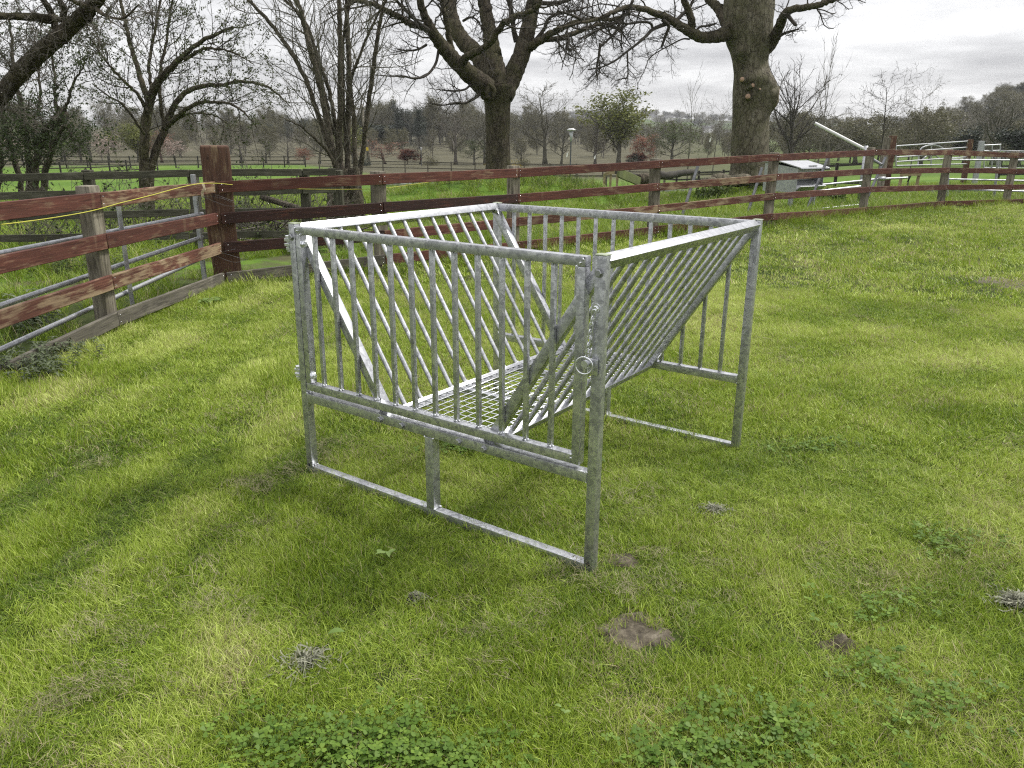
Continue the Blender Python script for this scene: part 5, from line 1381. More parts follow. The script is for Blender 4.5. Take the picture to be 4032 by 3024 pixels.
LIST = [
 ('round_b', 'park_tree', 1178, 352, 168, 72, 'tall rounded bare tree just left of the tall lamp post', 0),
 ('round_a', 'park_tree', 1212, 352, 250, 34, 'small bare tree close behind the tall lamp post', 0),
 ('yellow', 'park_tree', 1336, 350, 188, 62, 'loose yellow green leafing tree, the tallest leafy one right of the lamp posts', 0),
 ('copper', 'park_tree', 1388, 347, 288, 27, 'young copper leaved tree in front of the yellow green one', 0),
 ('green', 'park_tree', 1452, 347, 262, 52, 'low spreading greenish tree right of the copper leaved one', 0),
 ('up_a', 'sapling', 1417, 350, 225, 18, 'slim staked sapling right behind the middle right fence post', 45),
 ('up_b', 'sapling', 1487, 346, 128, 30, 'tall narrow bare sapling left of the beech trunk', 60),
 ('flat_b', 'sapling', 1540, 345, 190, 48, 'open vase shaped bare sapling close to the left of the beech', 60),
 ('vase_a', 'park_tree', 1708, 338, 88, 84, 'wide dense bare tree just right of the beech trunk', 75),
 ('up_a', 'sapling', 1768, 338, 52, 34, 'tall wispy bare sapling behind the raised white pole', 58),
 ('round_a', 'park_tree', 1790, 338, 225, 60, 'bushy brown bare tree behind the raised white pole', 90),
 ('flat_a', 'sapling', 1906, 345, 130, 66, 'flat topped bare sapling left of the far field gate', 42),
 ('flat_b', 'sapling', 1968, 352, 138, 48, 'slightly leaning bare sapling in front of the far field gate', 36),
 ('brown', 'park_tree', 1992, 330, 228, 62, 'brown budding round tree behind the leaning sapling', 95),
 ('brown', 'park_tree', 1850, 330, 245, 70, 'hazy brown hedge tree behind the flat topped sapling', 110),
 ('vase_b', 'park_tree', 2150, 332, 182, 66, 'large upright tree before the steep wooded hill at the right edge', 90),
 ('ivy', 'park_tree', 2205, 330, 262, 40, 'dark ivy clad tree at the right edge under the steep hill', 85),
 ('ivy', 'park_tree', 2085, 325, 268, 26, 'small dark ivy tree left of the large upright one at the right', 100),
 ('round_c', 'park_tree', 2066, 318, 232, 44, 'pale round bare tree on the slope behind the far field gate', 150),
 ('budding', 'park_tree', 832, 366, 300, 46, 'reddish budding tree right of the utility pole', 0),
 ('red', 'park_tree', 880, 366, 322, 20, 'small dark red shrub tree left of the short lamp post', 0),
 ('round_a', 'park_tree', 908, 362, 292, 34, 'bushy bare tree between the red shrub and the short lamp post', 0),
 ('flat_b', 'sapling', 935, 368, 270, 36, 'pale barked young tree beside the short lamp post', 0),
 ('round_c', 'park_tree', 985, 356, 222, 44, 'tall pale bare tree left of the central trunk', 0),
 ('green', 'park_tree', 1025, 362, 300, 32, 'low fresh green tree beside the left of the central trunk', 0),
 ('round_b', 'park_tree', 1048, 356, 205, 50, 'dark bare tree hidden behind the central trunk', 0),
 ('round_a', 'park_tree', 1125, 356, 300, 26, 'small bare tree right of the central trunk', 0),
 ('round_c', 'park_tree', 1285, 350, 215, 34, 'thin grey bare tree between the tall lamp post and the yellow green tree', 0),
 ('pink', 'park_tree', 238, 352, 288, 32, 'pink blossoming tree left of the arching tree trunks', 0),
 ('yellow', 'park_tree', 300, 350, 262, 34, 'yellow green tree seen behind the twin arching trunks', 0),
 ('pink', 'park_tree', 378, 352, 300, 26, 'pale pink blossom tree right of the twin arching trunks', 0),
 ('budding', 'park_tree', 350, 348, 280, 34, 'rusty budding tree behind the pale pink blossom tree', 0),
 ('round_a', 'park_tree', 195, 350, 265, 44, 'broad bare tree left of the pink blossoming tree', 0),
 ('pink', 'park_tree', 22, 352, 285, 36, 'pink blossom tree at the left edge behind the ivy clad trunks', 0),
 ('green', 'park_tree', 135, 352, 300, 34, 'pale green young tree behind the ivy clad trunks', 0),
 ('round_c', 'park_tree', 522, 354, 268, 44, 'spreading bare orchard tree just right of the strainer post', 0),
 ('round_a', 'park_tree', 574, 352, 290, 32, 'second bare orchard tree right of the strainer post', 0),
 ('round_c', 'park_tree', 622, 352, 280, 30, 'third bare orchard tree, left of the coppiced stems', 0),
 ('copper', 'park_tree', 657, 352, 318, 18, 'tiny copper leaved tree beside the coppiced stems', 0),
 ('yellow', 'park_tree', 762, 356, 270, 26, 'yellow green tree seen between the coppiced stems and the utility pole', 0),
 ('round_b', 'park_tree', 690, 350, 272, 40, 'dark bare tree behind the coppiced stems', 0),
 ('conifer', 'conifer', 862, 322, 246, 20, 'smaller dark conifer of the pair on the skyline', 0),
 ('conifer', 'conifer', 906, 322, 238, 24, 'taller dark conifer of the pair on the skyline', 0),
 ('ivy', 'park_tree', 806, 325, 268, 26, 'black green ivy covered tree on the skyline right of the utility pole', 0),
 ('ivy', 'park_tree', 838, 322, 262, 24, 'ivy choked tree beside the smaller conifer', 0),
 ('red', 'shrub', 1375, 350, 330, 20, 'low rust red bush under the young copper tree', 0),
]
for key, nm, px, yb, yt, hw, lab, Yd in LIST:
    yb2 = yb
    tree_at(key, nm, px, yb2, yt, hw, lab, {'sapling': 'sapling', 'conifer': 'conifer', 'shrub': 'bush'}.get(nm, 'tree'), GP if nm == 'park_tree' else None, Y=Yd or (190 if yb < 330 else 112), lean=.06 if px == 1968 else 0)

# bushes, small dark ones on the brown field and gorse
def bush(px, yb, hw, hh, Y, m, lab, seed, cat='bush', name='bush'):
    g = np.random.default_rng(seed); x_ = P(px, yb, Y)[0]; c = np.array([x_, Y, float(ground(x_, Y))]); w = hw * K / FPX * Y; h = hh * K / FPX * Y; mb = MB()
    t = []
    for k in range(70):
        u = g.normal(0, 1, 3); u /= np.linalg.norm(u); rr_ = g.random() ** .4; t.append((u[0] * w * rr_, u[1] * w * rr_, abs(u[2]) * h * rr_ * (.9 + .3 * mnoise.noise(Vector(u * 2)))))
    leaves(mb, t, 16, .10 * w + .06, .14, g); o = link(name, mb.mesh(name, False), m, None, Matrix.Translation(c)); tag(o, lab, cat)
bush(1368, 352, 18, 26, 105, M_LF_CON, 'dark rounded bush on the brown field behind the copper leaved tree', 1)
bush(1130, 360, 16, 16, 108, M_LF_BRN, 'brown bush at the field edge right of the central trunk', 2)
bush(1090, 366, 40, 9, 100, M_GORSE, 'line of yellow flowering gorse behind the central trunk', 3)
bush(1330, 356, 14, 7, 90, M_GORSE, 'patch of yellow flowering gorse below the yellow green tree', 4)
bush(785, 360, 18, 26, 104, M_LF_CON, 'dark bush at the foot of the utility pole', 5)
bush(1800, 400, 26, 22, 24, M_LF_GRN, 'leafy green bush beside the metal feed bin', 6)
bush(1545, 372, 34, 20, 28, M_LF_GRN, 'green leafy growth on the mound left of the beech', 7)
bush(930, 358, 16, 20, 108, M_LF_BRN, 'brown bush behind the short lamp post', 8)

# woodland behind the park: a mass of bare and budding trees
wp = []
for key in ('round_a', 'round_b', 'round_c', 'brown', 'vase_b', 'brown', 'ivy'):
    ms, hs, ws = TREE[key]; bm_ = bpy.data.meshes.new('wood_source'); 
    b2 = bmesh.new(); mi = {}
    for k_, (nm, me_, m_) in enumerate(ms):
        n0 = len(b2.faces); b2.from_mesh(me_); b2.faces.ensure_lookup_table()
        for f in b2.faces[n0:]: f.material_index = k_
    b2.to_mesh(bm_); b2.free()
    for nm, me_, m_ in ms: bm_.materials.append(m_)
    wp.append((bpy.data.objects.new('wood_%d' % len(wp), bm_), hs))
PT, RO, SC, IX = [], [], [], []
gW = np.random.default_rng(71)
def wood(x0, x1, r0, r1, n, h0, h1, ch):
    for _ in range(n):
        px = x0 + (x1 - x0) * gW.random(); r = r0 + (r1 - r0) * gW.random(); d = ray(px, 330); dh = d[:2] / np.hypot(*d[:2]); q = dh * r
        z = float(ground(q[0], q[1])); k = int(gW.choice(ch)); h = (h0 + (h1 - h0) * gW.random()) / 10
        PT.append((q[0], q[1], z - .3)); RO.append((0, 0, gW.random() * 6.28)); SC.append((h * (.8 + .5 * gW.random()), h * (.8 + .5 * gW.random()), h)); IX.append(k)
wood(-200, 640, 240, 330, 120, 5, 11.5, [0, 1, 2, 3, 3, 5])
wood(-150, 760, 125, 220, 80, 4, 6.5, [0, 2, 3, 3, 5])
wood(780, 1640, 140, 220, 60, 3, 5.5, [0, 2, 3, 5])
wood(560, 800, 240, 330, 60, 5, 10, [0, 1, 3, 5, 6])
wood(790, 1010, 215, 320, 80, 8, 14, [0, 1, 3, 4, 6])
wood(1000, 1300, 240, 340, 80, 6, 12, [0, 1, 2, 3, 3, 5])
wood(1300, 1700, 230, 330, 80, 3, 8, [0, 2, 3, 3, 5])
wood(1640, 2300, 120, 200, 95, 2.5, 8, [0, 2, 2, 3, 3, 5])
o = scatter('woodland', PT, RO, SC, IX, [q for q, h in wp])

# hills
def hillmesh(name, prof, r0, r1, m, zb=-4):
    """ridge line given as (px, py) seen at distance r1; slope falls towards the viewer at r0"""
    pxs = np.arange(prof[0][0], prof[-1][0] + 1, 12); N_ = 26; V = []
    for px in pxs:
        py = np.interp(px, [p[0] for p in prof], [p[1] for p in prof]); d = ray(px, py); hd = np.hypot(d[0], d[1]); dh = d[:2] / hd; zt = CH + d[2] / hd * r1
        for j in range(N_ + 6):
            t = j / N_; r = r0 + (r1 - r0) * t; q = dh * r
            s = t * t * (3 - 2 * t) if t <= 1 else 1 - (t - 1) * .8
            z = zb + (zt - zb) * s + (fbm(np.array([q[0] / 60]), np.array([q[1] / 60]))[0] - .5) * .04 * abs(zt - zb) * s
            V.append((q[0], q[1], z))
    n2 = N_ + 6; F = [(i * n2 + j, (i + 1) * n2 + j, (i + 1) * n2 + j + 1, i * n2 + j + 1) for i in range(len(pxs) - 1) for j in range(n2 - 1)]
    mb = MB(); mb.add(V, F); o = link(name, mb.mesh(name), m); tag(o, kind='structure'); return np.array(V).reshape(len(pxs), n2, 3)
m, nt, b = mat('hill_fields'); pos = nd(nt, 'ShaderNodeNewGeometry').outputs['Position']
vo = nd(nt, 'ShaderNodeTexVoronoi'); vo.inputs['Scale'].default_value = .009; nt.links.new(mixc(nt, .02, pos, noise(nt, pos, .02, 3, out=1), 'ADD'), vo.inputs['Vector'])
sc_ = nd(nt, 'ShaderNodeSeparateColor'); nt.links.new(vo.outputs['Color'], sc_.inputs[0])
c = ramp(nt, sc_.outputs[0], [(.0, (.05, .085, .025)), (.3, (.07, .11, .03)), (.55, (.045, .05, .028)), (.75, (.085, .12, .04)), (.95, (.06, .055, .04))]).outputs[0]
c = mixc(nt, ramp(nt, noise(nt, pos, .03, 6, .75), [(.45, (0, 0, 0)), (.55, (.9, .9, .9))]).outputs[0], c, (.028, .030, .02))
nt.links.new(c, b.inputs['Base Color']); b.inputs['Roughness'].default_value = 1; b.inputs['Specular IOR Level'].default_value = 0
HV = hillmesh('far_hill', [(-700, 278), (-200, 268), (300, 272), (700, 270), (1000, 268), (1110, 262), (1250, 252), (1380, 250), (1480, 258), (1560, 262), (1700, 264), (1850, 270), (1950, 268), (2060, 258), (2150, 250), (2400, 245), (3000, 250)], 560, 1500, m)
m, nt, b = mat('wooded_slope'); pos = nd(nt, 'ShaderNodeNewGeometry').outputs['Position']
c = ramp(nt, noise(nt, pos, .06, 6, .7), [(.35, (.028, .028, .017)), (.5, (.05, .047, .03)), (.66, (.11, .095, .06))]).outputs[0]
nt.links.new(c, b.inputs['Base Color']); b.inputs['Roughness'].default_value = 1; b.inputs['Specular IOR Level'].default_value = 0
HV2 = hillmesh('wooded_hill', [(1930, 304), (1980, 292), (2040, 276), (2100, 252), (2160, 224), (2212, 210), (2300, 200), (2500, 190), (2900, 190), (3200, 220)], 190, 420, m)
# trees on the hills
PT, RO, SC, IX = [], [], [], []
for _ in range(800):
    i = gW.integers(2, len(HV2)); j = gW.integers(2, 28); q = HV2[i, j]
    PT.append(q + (gW.normal(0, 3), gW.normal(0, 3), -.5)); RO.append((0, 0, gW.random() * 6.28)); h = .45 + .4 * gW.random(); SC.append((h * 1.5, h * 1.5, h)); IX.append(int(gW.choice([0, 1, 3, 3, 5, 5, 6])))
for _ in range(1500):
    i = gW.integers(40, len(HV)); j = int(gW.choice([27, 26, 26, 25, 24, 22, 20, 17, 14])); q = HV[i, j]
    if fbm(np.array([q[0] / 90]), np.array([q[1] / 90]))[0] < .47: continue
    PT.append(q + (gW.normal(0, 9), gW.normal(0, 9), -1)); RO.append((0, 0, gW.random() * 6.28)); h = .7 + .7 * gW.random(); SC.append((h * 1.6, h * 1.6, h)); IX.append(int(gW.choice([1, 3, 5, 6, 6])))
wp2 = [bpy.data.objects.new('hillwood_%d' % i, q.data) for i, (q, h) in enumerate(wp)]
scatter('hill_woods', PT, RO, SC, IX, wp2)

# white houses on the far hill
M_WHITE = simple('white_render', (.68, .67, .64), .8, 0, .08, 1); M_SLATE = simple('slate_roof', (.07, .07, .075), .8, 0, .2, 1)
M_GLASS = simple('dark_window', (.02, .022, .025), .2, 0, .1, 1)
hw_ = MB(); hw_.box((0, 0, 2.5), (11, 7, 5)); 
hmesh = hw_.mesh('wall', False); hmesh.materials.append(M_WHITE)
rf = MB(); rf.add([(-5.8, -4, 5), (5.8, -4, 5), (5.8, 4, 5), (-5.8, 4, 5), (-5.8, 0, 8), (5.8, 0, 8)], [(0, 1, 5, 4), (2, 3, 4, 5), (0, 4, 3), (1, 2, 5), (3, 2, 1, 0)]); rmesh = rf.mesh('roof', False); rmesh.materials.append(M_SLATE)
wn = MB(); wn.box((0, 0, 0), (1.2, .12, 1.3)); wmesh = wn.mesh('window', False); wmesh.materials.append(M_GLASS)
HS = [(1392, 17), (1405, 17), (1418, 16), (1432, 16), (1445, 17), (1428, 9), (1438, 9), (1466, 8), (1478, 9), (1530, 10), (1546, 11), (1566, 7), (1926, 15), (1934, 12)]
WORDS = ['first', 'second', 'third', 'fourth', 'fifth']
for k, (px, j) in enumerate(HS):
    i = int(round((px + 700) / 12)); q = HV[min(i, len(HV) - 1), min(j, 26)] + (HV[min(i + 1, len(HV) - 1), min(j, 26)] - HV[min(i, len(HV) - 1), min(j, 26)]) * ((px + 700) / 12 - i)
    hR = empty('house', 'white far off hill house %s' % (['under the skyline left of the sapling', 'under the skyline touching the sapling', 'under the skyline right of the sapling', 'under the skyline in the gap of the trees', 'under the skyline at the right of the row', 'lower on the slope above the spreading green tree', 'lower on the slope beside the first lower house', 'low on the slope left of the tall narrow sapling', 'low on the slope behind the tall narrow sapling', 'left of the beech behind the vase shaped sapling', 'left of the beech close to its trunk', 'lowest on the slope by the beech trunk', 'behind the flat topped sapling', 'below the one behind the flat topped sapling'][k]), 'house', tuple(q + (0, 0, -.8)), gW.random() * 1.2 - .6, 'white houses on the far hill'); hR.scale = (1.0,) * 3
    for nm, me_ in (('wall', hmesh), ('roof', rmesh)):
        o = bpy.data.objects.new(nm, me_); COL.objects.link(o); o.parent = hR
    for wx in (-3.4, 0, 3.4):
        o = bpy.data.objects.new('window', wmesh); COL.objects.link(o); o.parent = hR; o.location = (wx, -3.5, 3)

# ------------------------------------------------------------------ road
def roadpt(px, Y): x_ = P(px, 400, Y)[0]; return x_, Y
near_ = [(700, 66), (1150, 56), (1400, 50), (1700, 39), (1850, 31), (2000, 27.5), (2212, 24.8), (2500, 22.5)]
fine_ = np.linspace(700, 2500, 60); Yn = np.interp(fine_, [p[0] for p in near_], [p[1] for p in near_])
V = []
for px, Yq in zip(fine_, Yn):
    for wq in np.linspace(0, 1, 5):
        x_, y_ = roadpt(px, Yq + 4.6 * wq * (.8 + .2 * (Yq / 40))); V.append((x_, y_, float(ground(x_, y_)) + .05))
F = [(i * 5 + j, (i + 1) * 5 + j, (i + 1) * 5 + j + 1, i * 5 + j + 1) for i in range(59) for j in range(4)]
mb = MB(); mb.add(V, F); mr_ = simple('asphalt', (.16, .165, .175), .85, 0, .12, 3); o = link('road', mb.mesh('road'), mr_); tag(o, kind='structure')
V = np.array(V).reshape(60, 5, 3); mb = MB()
for edge in (0, 4):
    mb2 = V[:, edge] + (0, 0, .05); 
    for i in range(59): 
        a, b_ = mb2[i], mb2[i + 1]; Mx, L_ = frame(a, b_); R3 = np.array([[Mx[r][c] for c in range(3)] for r in range(3)]); mb.box((a + b_) / 2, (L_, .14, .16), R3)
o = link('kerb', mb.mesh('kerb', False), simple('concrete_kerb', (.24, .235, .22), .9, 0, .15, 3)); tag(o, kind='structure')

# ------------------------------------------------------------------ far fences
def farfence(name, pts, Yf, h, nr, m, lab, step=2.6, pw=.12, rh=.10, world=None):
    W_ = []
    for px, Yq in pts:
        x_ = P(px, 360, Yq)[0]; W_.append((x_, Yq))
    W_ = np.array(W_); d = np.concatenate([[0], np.cumsum(np.hypot(*np.diff(W_, axis=0).T))]); n_ = max(2, int(d[-1] / step)); s = np.linspace(0, d[-1], n_ + 1)
    q = np.stack([np.interp(s, d, W_[:, 0]), np.interp(s, d, W_[:, 1])], 1); z = ground(q[:, 0], q[:, 1]); c = np.array([q[n_ // 2][0], q[n_ // 2][1], float(z[n_ // 2])])
    root = empty(name, lab, 'fence', tuple(c)); inv_ = Matrix.Translation(-Vector(c)); pm = None
    for i in range(n_ + 1):
        Mx = Matrix.Translation((q[i][0] - c[0], q[i][1] - c[1], z[i] - c[2] + h / 2))
        if pm is None: pm = link('fence_post', boxmesh('fence_post', pw, pw, h + .1, .01), m, root, Mx)
        else: copy_part(pm, Mx, root)
    for k in range(nr):
        hz = h * (1 - k / nr) - .08; step_i = 2 if n_ > 40 else 1
        for i in range(0, n_, step_i):
            j = min(i + step_i, n_); o = beam('fence_rail', (q[i][0], q[i][1] - pw / 2, z[i] + hz), (q[j][0], q[j][1] - pw / 2, z[j] + hz), .04, rh, m, root, bev=0); o.matrix_basis = inv_ @ o.matrix_basis
farfence('park_fence', [(-40, 92), (300, 92), (520, 96), (660, 98)], 0, 1.3, 3, M_FARW, 'dark three rail fence crossing the far pasture on the left', 2.4)
farfence('park_fence', [(60, 70), (200, 74), (340, 84)], 0, 1.25, 3, M_FARW, 'nearer dark fence running obliquely through the left pasture', 2.4)
farfence('park_fence', [(690, 88), (900, 84), (1160, 80), (1420, 78)], 0, 1.2, 2, M_MIDW, 'grey two rail fence crossing behind the central trunk', 2.5)
farfence('roadside_fence', [(1130, 55), (1400, 49), (1560, 44)], 0, 1.15, 1, M_MIDW, 'pale wooden posts with one rail along the road', 2.2)
farfence('park_fence', [(1420, 60), (1700, 46), (1880, 38)], 0, 1.3, 3, M_FARW, 'dark three rail fence behind the metal feed bin', 2.6, .13, .11)
farfence('park_fence', [(2160, 44), (2420, 46)], 0, 1.3, 3, M_FARW, 'dark fence at the right edge beyond the gates', 2.6, .13, .11)

# lamp posts
def lamp(px, yb, yt, Y, lab):
    x_ = P(px, yb, Y)[0]; c = np.array([x_, Y, float(ground(x_, Y))]); H = P(px, yt, Y)[2] - c[2]; s = H / 4.0
    r = empty('street_lamp', lab, 'lamp post', tuple(c), 0, 'street lamps along the road')
    mb = MB(); mb.tube([(0, 0, 0), (0, 0, .9 * s), (0, 0, .92 * s), (0, 0, 3.2 * s)], [.07 * s, .07 * s, .045 * s, .04 * s], 14); sharp(link('pole', mb.mesh('pole'), simple('lamp_pole_paint', (.045, .05, .06), .5), r))
    mb = MB(); mb.tube([(0, 0, 3.2 * s), (0, 0, 3.85 * s)], [.05 * s, .13 * s], 16); link('lantern', mb.mesh('lantern'), simple('lantern_glass', (.38, .39, .41), .25), r)
    mb = MB(); mb.tube([(0, 0, 3.86 * s), (0, 0, 3.92 * s), (0, 0, 4.0 * s)], [.27 * s, .28 * s, .12 * s], 20); link('lamp_hood', mb.mesh('lamp_hood'), simple('lamp_hood_paint', (.5, .5, .5), .4, .3), r)
lamp(1231, 395, 277, 53, 'taller street lamp with a flat disc hood, beside the rounded bare tree')
lamp(911, 372, 319, 105, 'shorter distant street lamp, left of the pale barked young tree')

# utility pole and wires
UY = 108; ux = P(799, 369, UY)[0]; ub = np.array([ux, UY, float(ground(ux, UY))]); ut = P(781, 226, UY)
r = empty('utility_pole', 'leaning wooden utility pole with a crossarm, right of the coppiced stems', 'pole', tuple(ub))
mb = MB(); mb.tube([(0, 0, -.3), tuple(ut - ub)], [.20, .13], 10); link('pole', mb.mesh('pole'), M_POST, r)
mb = MB(); d_ = ut - ub; mb.box(d_ + (0, -.2, -.5), (3.4, .14, .16)); link('crossarm', mb.mesh('crossarm', False), M_POST, r)
for k in (-1.5, 0, 1.5):
    mb = MB(); mb.tube([d_ + (k, -.2, -.42), d_ + (k, -.2, -.1)], [.05, .08], 8); link('insulator', mb.mesh('insulator'), M_WHITE, r)
mb = MB(); c_ = (ut - ub) * .27; mb.box(c_ + (0, -.17, 0), (.3, .02, .45)); link('warning_plate', mb.mesh('warning_plate', False), simple('yellow_plate', (.5, .38, .03), .5, 0, .05), r)
for k, (dy, s_) in enumerate(((0, 'upper'), (1, 'lower'))):
    p0 = ut + (-1.5 + 3 * k, -.2, -.35); p1 = P(1500, 306 + 3 * k, 300); p1[2] = P(1100, 255 + 5 * k, 200)[2] - 1
    pts = [p0 + (p1 - p0) * t + (0, 0, -7 * t * (1 - t)) for t in np.linspace(0, 1, 20)]
    p2 = P(380, 172 + 4 * k, 95); ptsl = [p2 + (p0 - p2) * t + (0, 0, -2.5 * t * (1 - t)) for t in np.linspace(0, 1, 14)]
    mb = MB(); mb.tube(np.array(ptsl + pts[1:]), .014, 5); o = link('power_line', mb.mesh('power_line'), M_FARW); tag(o, '%s of the two thin power lines crossing the sky at the utility pole' % s_, 'wire')

# ------------------------------------------------------------------ metal feed bin and frames behind the fence
BX = 20.8
p_bl = P(1672, 412, BX); zb_ = p_bl[2]; zt_ = P(1690, 350, BX)[2]
left = P(1664, 400, BX); right = P(1776, 400, BX + .1)
Wb = (right - left)[0]; Hb = zt_ - zb_
r = empty('feed_bin', 'galvanised hopper feed bin with a sloping lid behind the right part of the fence', 'feed bin', (left[0] + Wb / 2, BX + .3, float(ground(left[0], BX))), .62)
zr = zb_ - r.location[2]
def extr(name, prof2, x0, x1, m, parent):
    n_ = len(prof2); V = [(x0, y, z) for y, z in prof2] + [(x1, y, z) for y, z in prof2]
    F = [(i, (i + 1) % n_, n_ + (i + 1) % n_, n_ + i) for i in range(n_)] + [tuple(range(n_))[::-1], tuple(n_ + i for i in range(n_))]
    bm = bmesh.new(); vs = [bm.verts.new(v) for v in V]; [bm.faces.new([vs[i] for i in f]) for f in F]; bmesh.ops.recalc_face_normals(bm, faces=bm.faces); me = bpy.data.meshes.new(name); bm.to_mesh(me); bm.free(); return link(name, me, m, parent)
w2 = Wb * .40
body = extr('hopper', [(-.42, zr + Hb * .80), (-.42, zr + Hb * .52), (-.20, zr + Hb * .46), (-.20, zr + Hb * .38), (-.46, zr + Hb * .22), (-.46, zr), (.5, zr), (.5, zr + Hb * .96)], -w2, w2, M_GALV2, r)
for sx_ in (-w2 - .004, w2 - .004): extr('end_panel', [(-.50, zr + Hb * .80), (-.50, zr - .02), (.52, zr - .02), (.52, zr + Hb * .985)], sx_, sx_ + .008, M_GALV2, r)
extr('trough', [(-.46, zr + .006), (-.62, zr + .13), (-.60, zr + .14), (-.45, zr + .02)], -w2 + .01, w2 - .01, M_GALV2, r)
lid = extr('lid', [(-.62, zr + Hb * .79), (-.61, zr + Hb * .83), (.05, zr + Hb * 1.04), (.58, zr + Hb * 1.0), (.58, zr + Hb * .975), (.05, zr + Hb * 1.01)], -w2 - .05, w2 + .05, M_GALV2, r)
extr('lid_handle', [(-.55, zr + Hb * .86), (-.55, zr + Hb * .90), (-.50, zr + Hb * .90), (-.50, zr + Hb * .88)], -.15, .15, M_GALV2, r)
for sx_ in (-w2 + .08, w2 - .08):
    for sy_ in (-.35, .4):
        mb = MB(); mb.box((sx_, sy_, zr / 2), (.05, .05, zr + .02)); link('leg', mb.mesh('leg', False), M_GALV2, r)
# pen of slanted tubes
def quad_tube(pxs, Y, rad=.028): return [P(x_, y_, Yq) for (x_, y_), Yq in zip(pxs, Y)]
fr0 = P(1629, 428, 19.5)
r = empty('tube_pen', 'pen of slanting galvanised tubes in front of the feed bin', 'metal frame', (fr0[0], fr0[1], float(ground(fr0[0], fr0[1])))); inv_ = Matrix.Translation(-r.location)
def pt_(name, pxs, Y, rad): o = sharp(rod(name, quad_tube(pxs, Y), rad, M_STEEL if name[0] == 's' else M_GALV2, r, 12)); o.matrix_basis = inv_
pt_('long_tube', [(1478, 441), (1630, 429), (1858, 403)], [18.5, 19.2, 20.5], .034); pt_('long_tube', [(1440, 482), (1630, 466), (1856, 443)], [18.5, 19.2, 20.4], .034)
pt_('long_tube', [(1770, 400), (1895, 387), (1960, 384)], [21.5, 22, 22.3], .03)
for a_, b_, Yq in (((1508, 357), (1470, 478), 18.6), ((1646, 362), (1606, 490), 19.2), ((1788, 342), (1733, 478), 19.9), ((1913, 340), (1868, 440), 21.5), ((1870, 335), (1905, 356), 21.6)):
    pt_('slanting_tube', [a_, b_], [Yq, Yq - .4], .036)
for c_ in ((1867, 441, 20.3), (1905, 386, 21.4)):
    q = P(*c_); mb = MB(); mb.tube([q + (-.08, 0, 0), q + (.08, 0, 0)], .055, 10); o = link('clamp', mb.mesh('clamp'), M_GALV2, r, inv_)
# raised white pole
pa = P(1760, 266, 22.4); pb = P(1866, 321, 22.0); dd_ = (pb - pa); pe = pb + dd_ * .04
r = empty('raised_pole', 'white round pole sticking up at a slant behind the fence', 'pole', (pe[0], pe[1], float(ground(pe[0], pe[1])))); inv_ = Matrix.Translation(-r.location)
o = sharp(rod('arm', [pa, pe], .042, simple('white_tube', (.6, .6, .58), .5, 0, .15, 20), r, 16)); o.matrix_basis = inv_
h = MB(); h.tube([pa - dd_ * .0015, pa + dd_ * .001], .030, 14); o = link('open_end', h.mesh('open_end'), M_HOLE, r, inv_)
mb = MB(); q = pe; mb.tube([(q[0], q[1], float(ground(q[0], q[1])) - .1), (q[0], q[1], q[2] + .1)], .05, 12); o = link('pivot_post', mb.mesh('pivot_post'), M_GALV2, r, inv_)

# ------------------------------------------------------------------ far gates, posts, hurdle, tree stakes
ZR = lambda X, Y_: ((3300 + X / 3.022) / K, (450 + Y_ / 3.022) / K)
def gp(X, Yp, Yd): return P(*ZR(X, Yp), Yd)
def simplepost(X, top, Y, w, m, lab, name='gate_post', cat='post', grp=None):
    t = gp(X, top, Y); z0 = float(ground(t[0], t[1])); o = beam(name, (t[0], t[1], z0 - .2), (t[0], t[1], t[2]), w, w, m, None, up=(.2, .98, 0), bev=.012, seg=2, wob=.01); return tag(o, lab, cat, grp)
GY = 34.0
simplepost(585, 280, GY - 1.5, .24, M_POST, 'broad grey gate post beside the brown one at the left of the far gate'); simplepost(655, 255, GY - 1, .26, M_BIG, 'tall brown gate post at the left end of the far field gate')
simplepost(1578, 300, GY + 5, .22, M_BIG, 'brown gate post at the right end of the far field gate'); simplepost(1712, 318, GY + 3, .2, M_GALV2, 'tall galvanised steel post between the two far gates')
g0_, g1_ = gp(690, 380, GY), gp(1548, 318, GY + 5)
r = empty('field_gate', 'far galvanised field gate with a curved brace between brown posts', 'gate', (g0_[0], g0_[1], float(ground(g0_[0], g0_[1])))); inv_ = Matrix.Translation(-r.location)
def gt_(name, pts, rad=.028): o = sharp(rod(name, pts, rad, M_GALV2, r, 10)); o.matrix_basis = inv_
lz = lambda k: (gp(690, (378, 455, 510, 565, 612)[k], GY), gp(1548, (320, 392, 455, 508, 590)[k], GY + 5))
for k in range(5): gt_('gate_tube', list(lz(k)))
gt_('gate_stile', [lz(0)[0], lz(4)[0]]); gt_('gate_stile', [lz(0)[1], lz(4)[1]])
gt_('gate_brace', [gp(1112, 345, GY + 2.5), gp(1105, 620, GY + 2.5)]); gt_('gate_brace', smooth([gp(950, 600, GY + 1.5), gp(975, 430, GY + 1.7), gp(1040, 380, GY + 2.1), gp(1140, 366, GY + 2.6), gp(1215, 385, GY + 3), gp(1262, 420, GY + 3.3)], 5)); gt_('gate_brace', [gp(1000, 540, GY + 1.8), gp(1060, 490, GY + 2.2), gp(1160, 490, GY + 2.7), gp(1230, 545, GY + 3.1)])
g0_ = gp(1740, 370, GY + 3)
r = empty('small_gate', 'small galvanised mesh gate hung on the tall steel post', 'gate', (g0_[0], g0_[1], float(ground(g0_[0], g0_[1])))); inv_ = Matrix.Translation(-r.location)
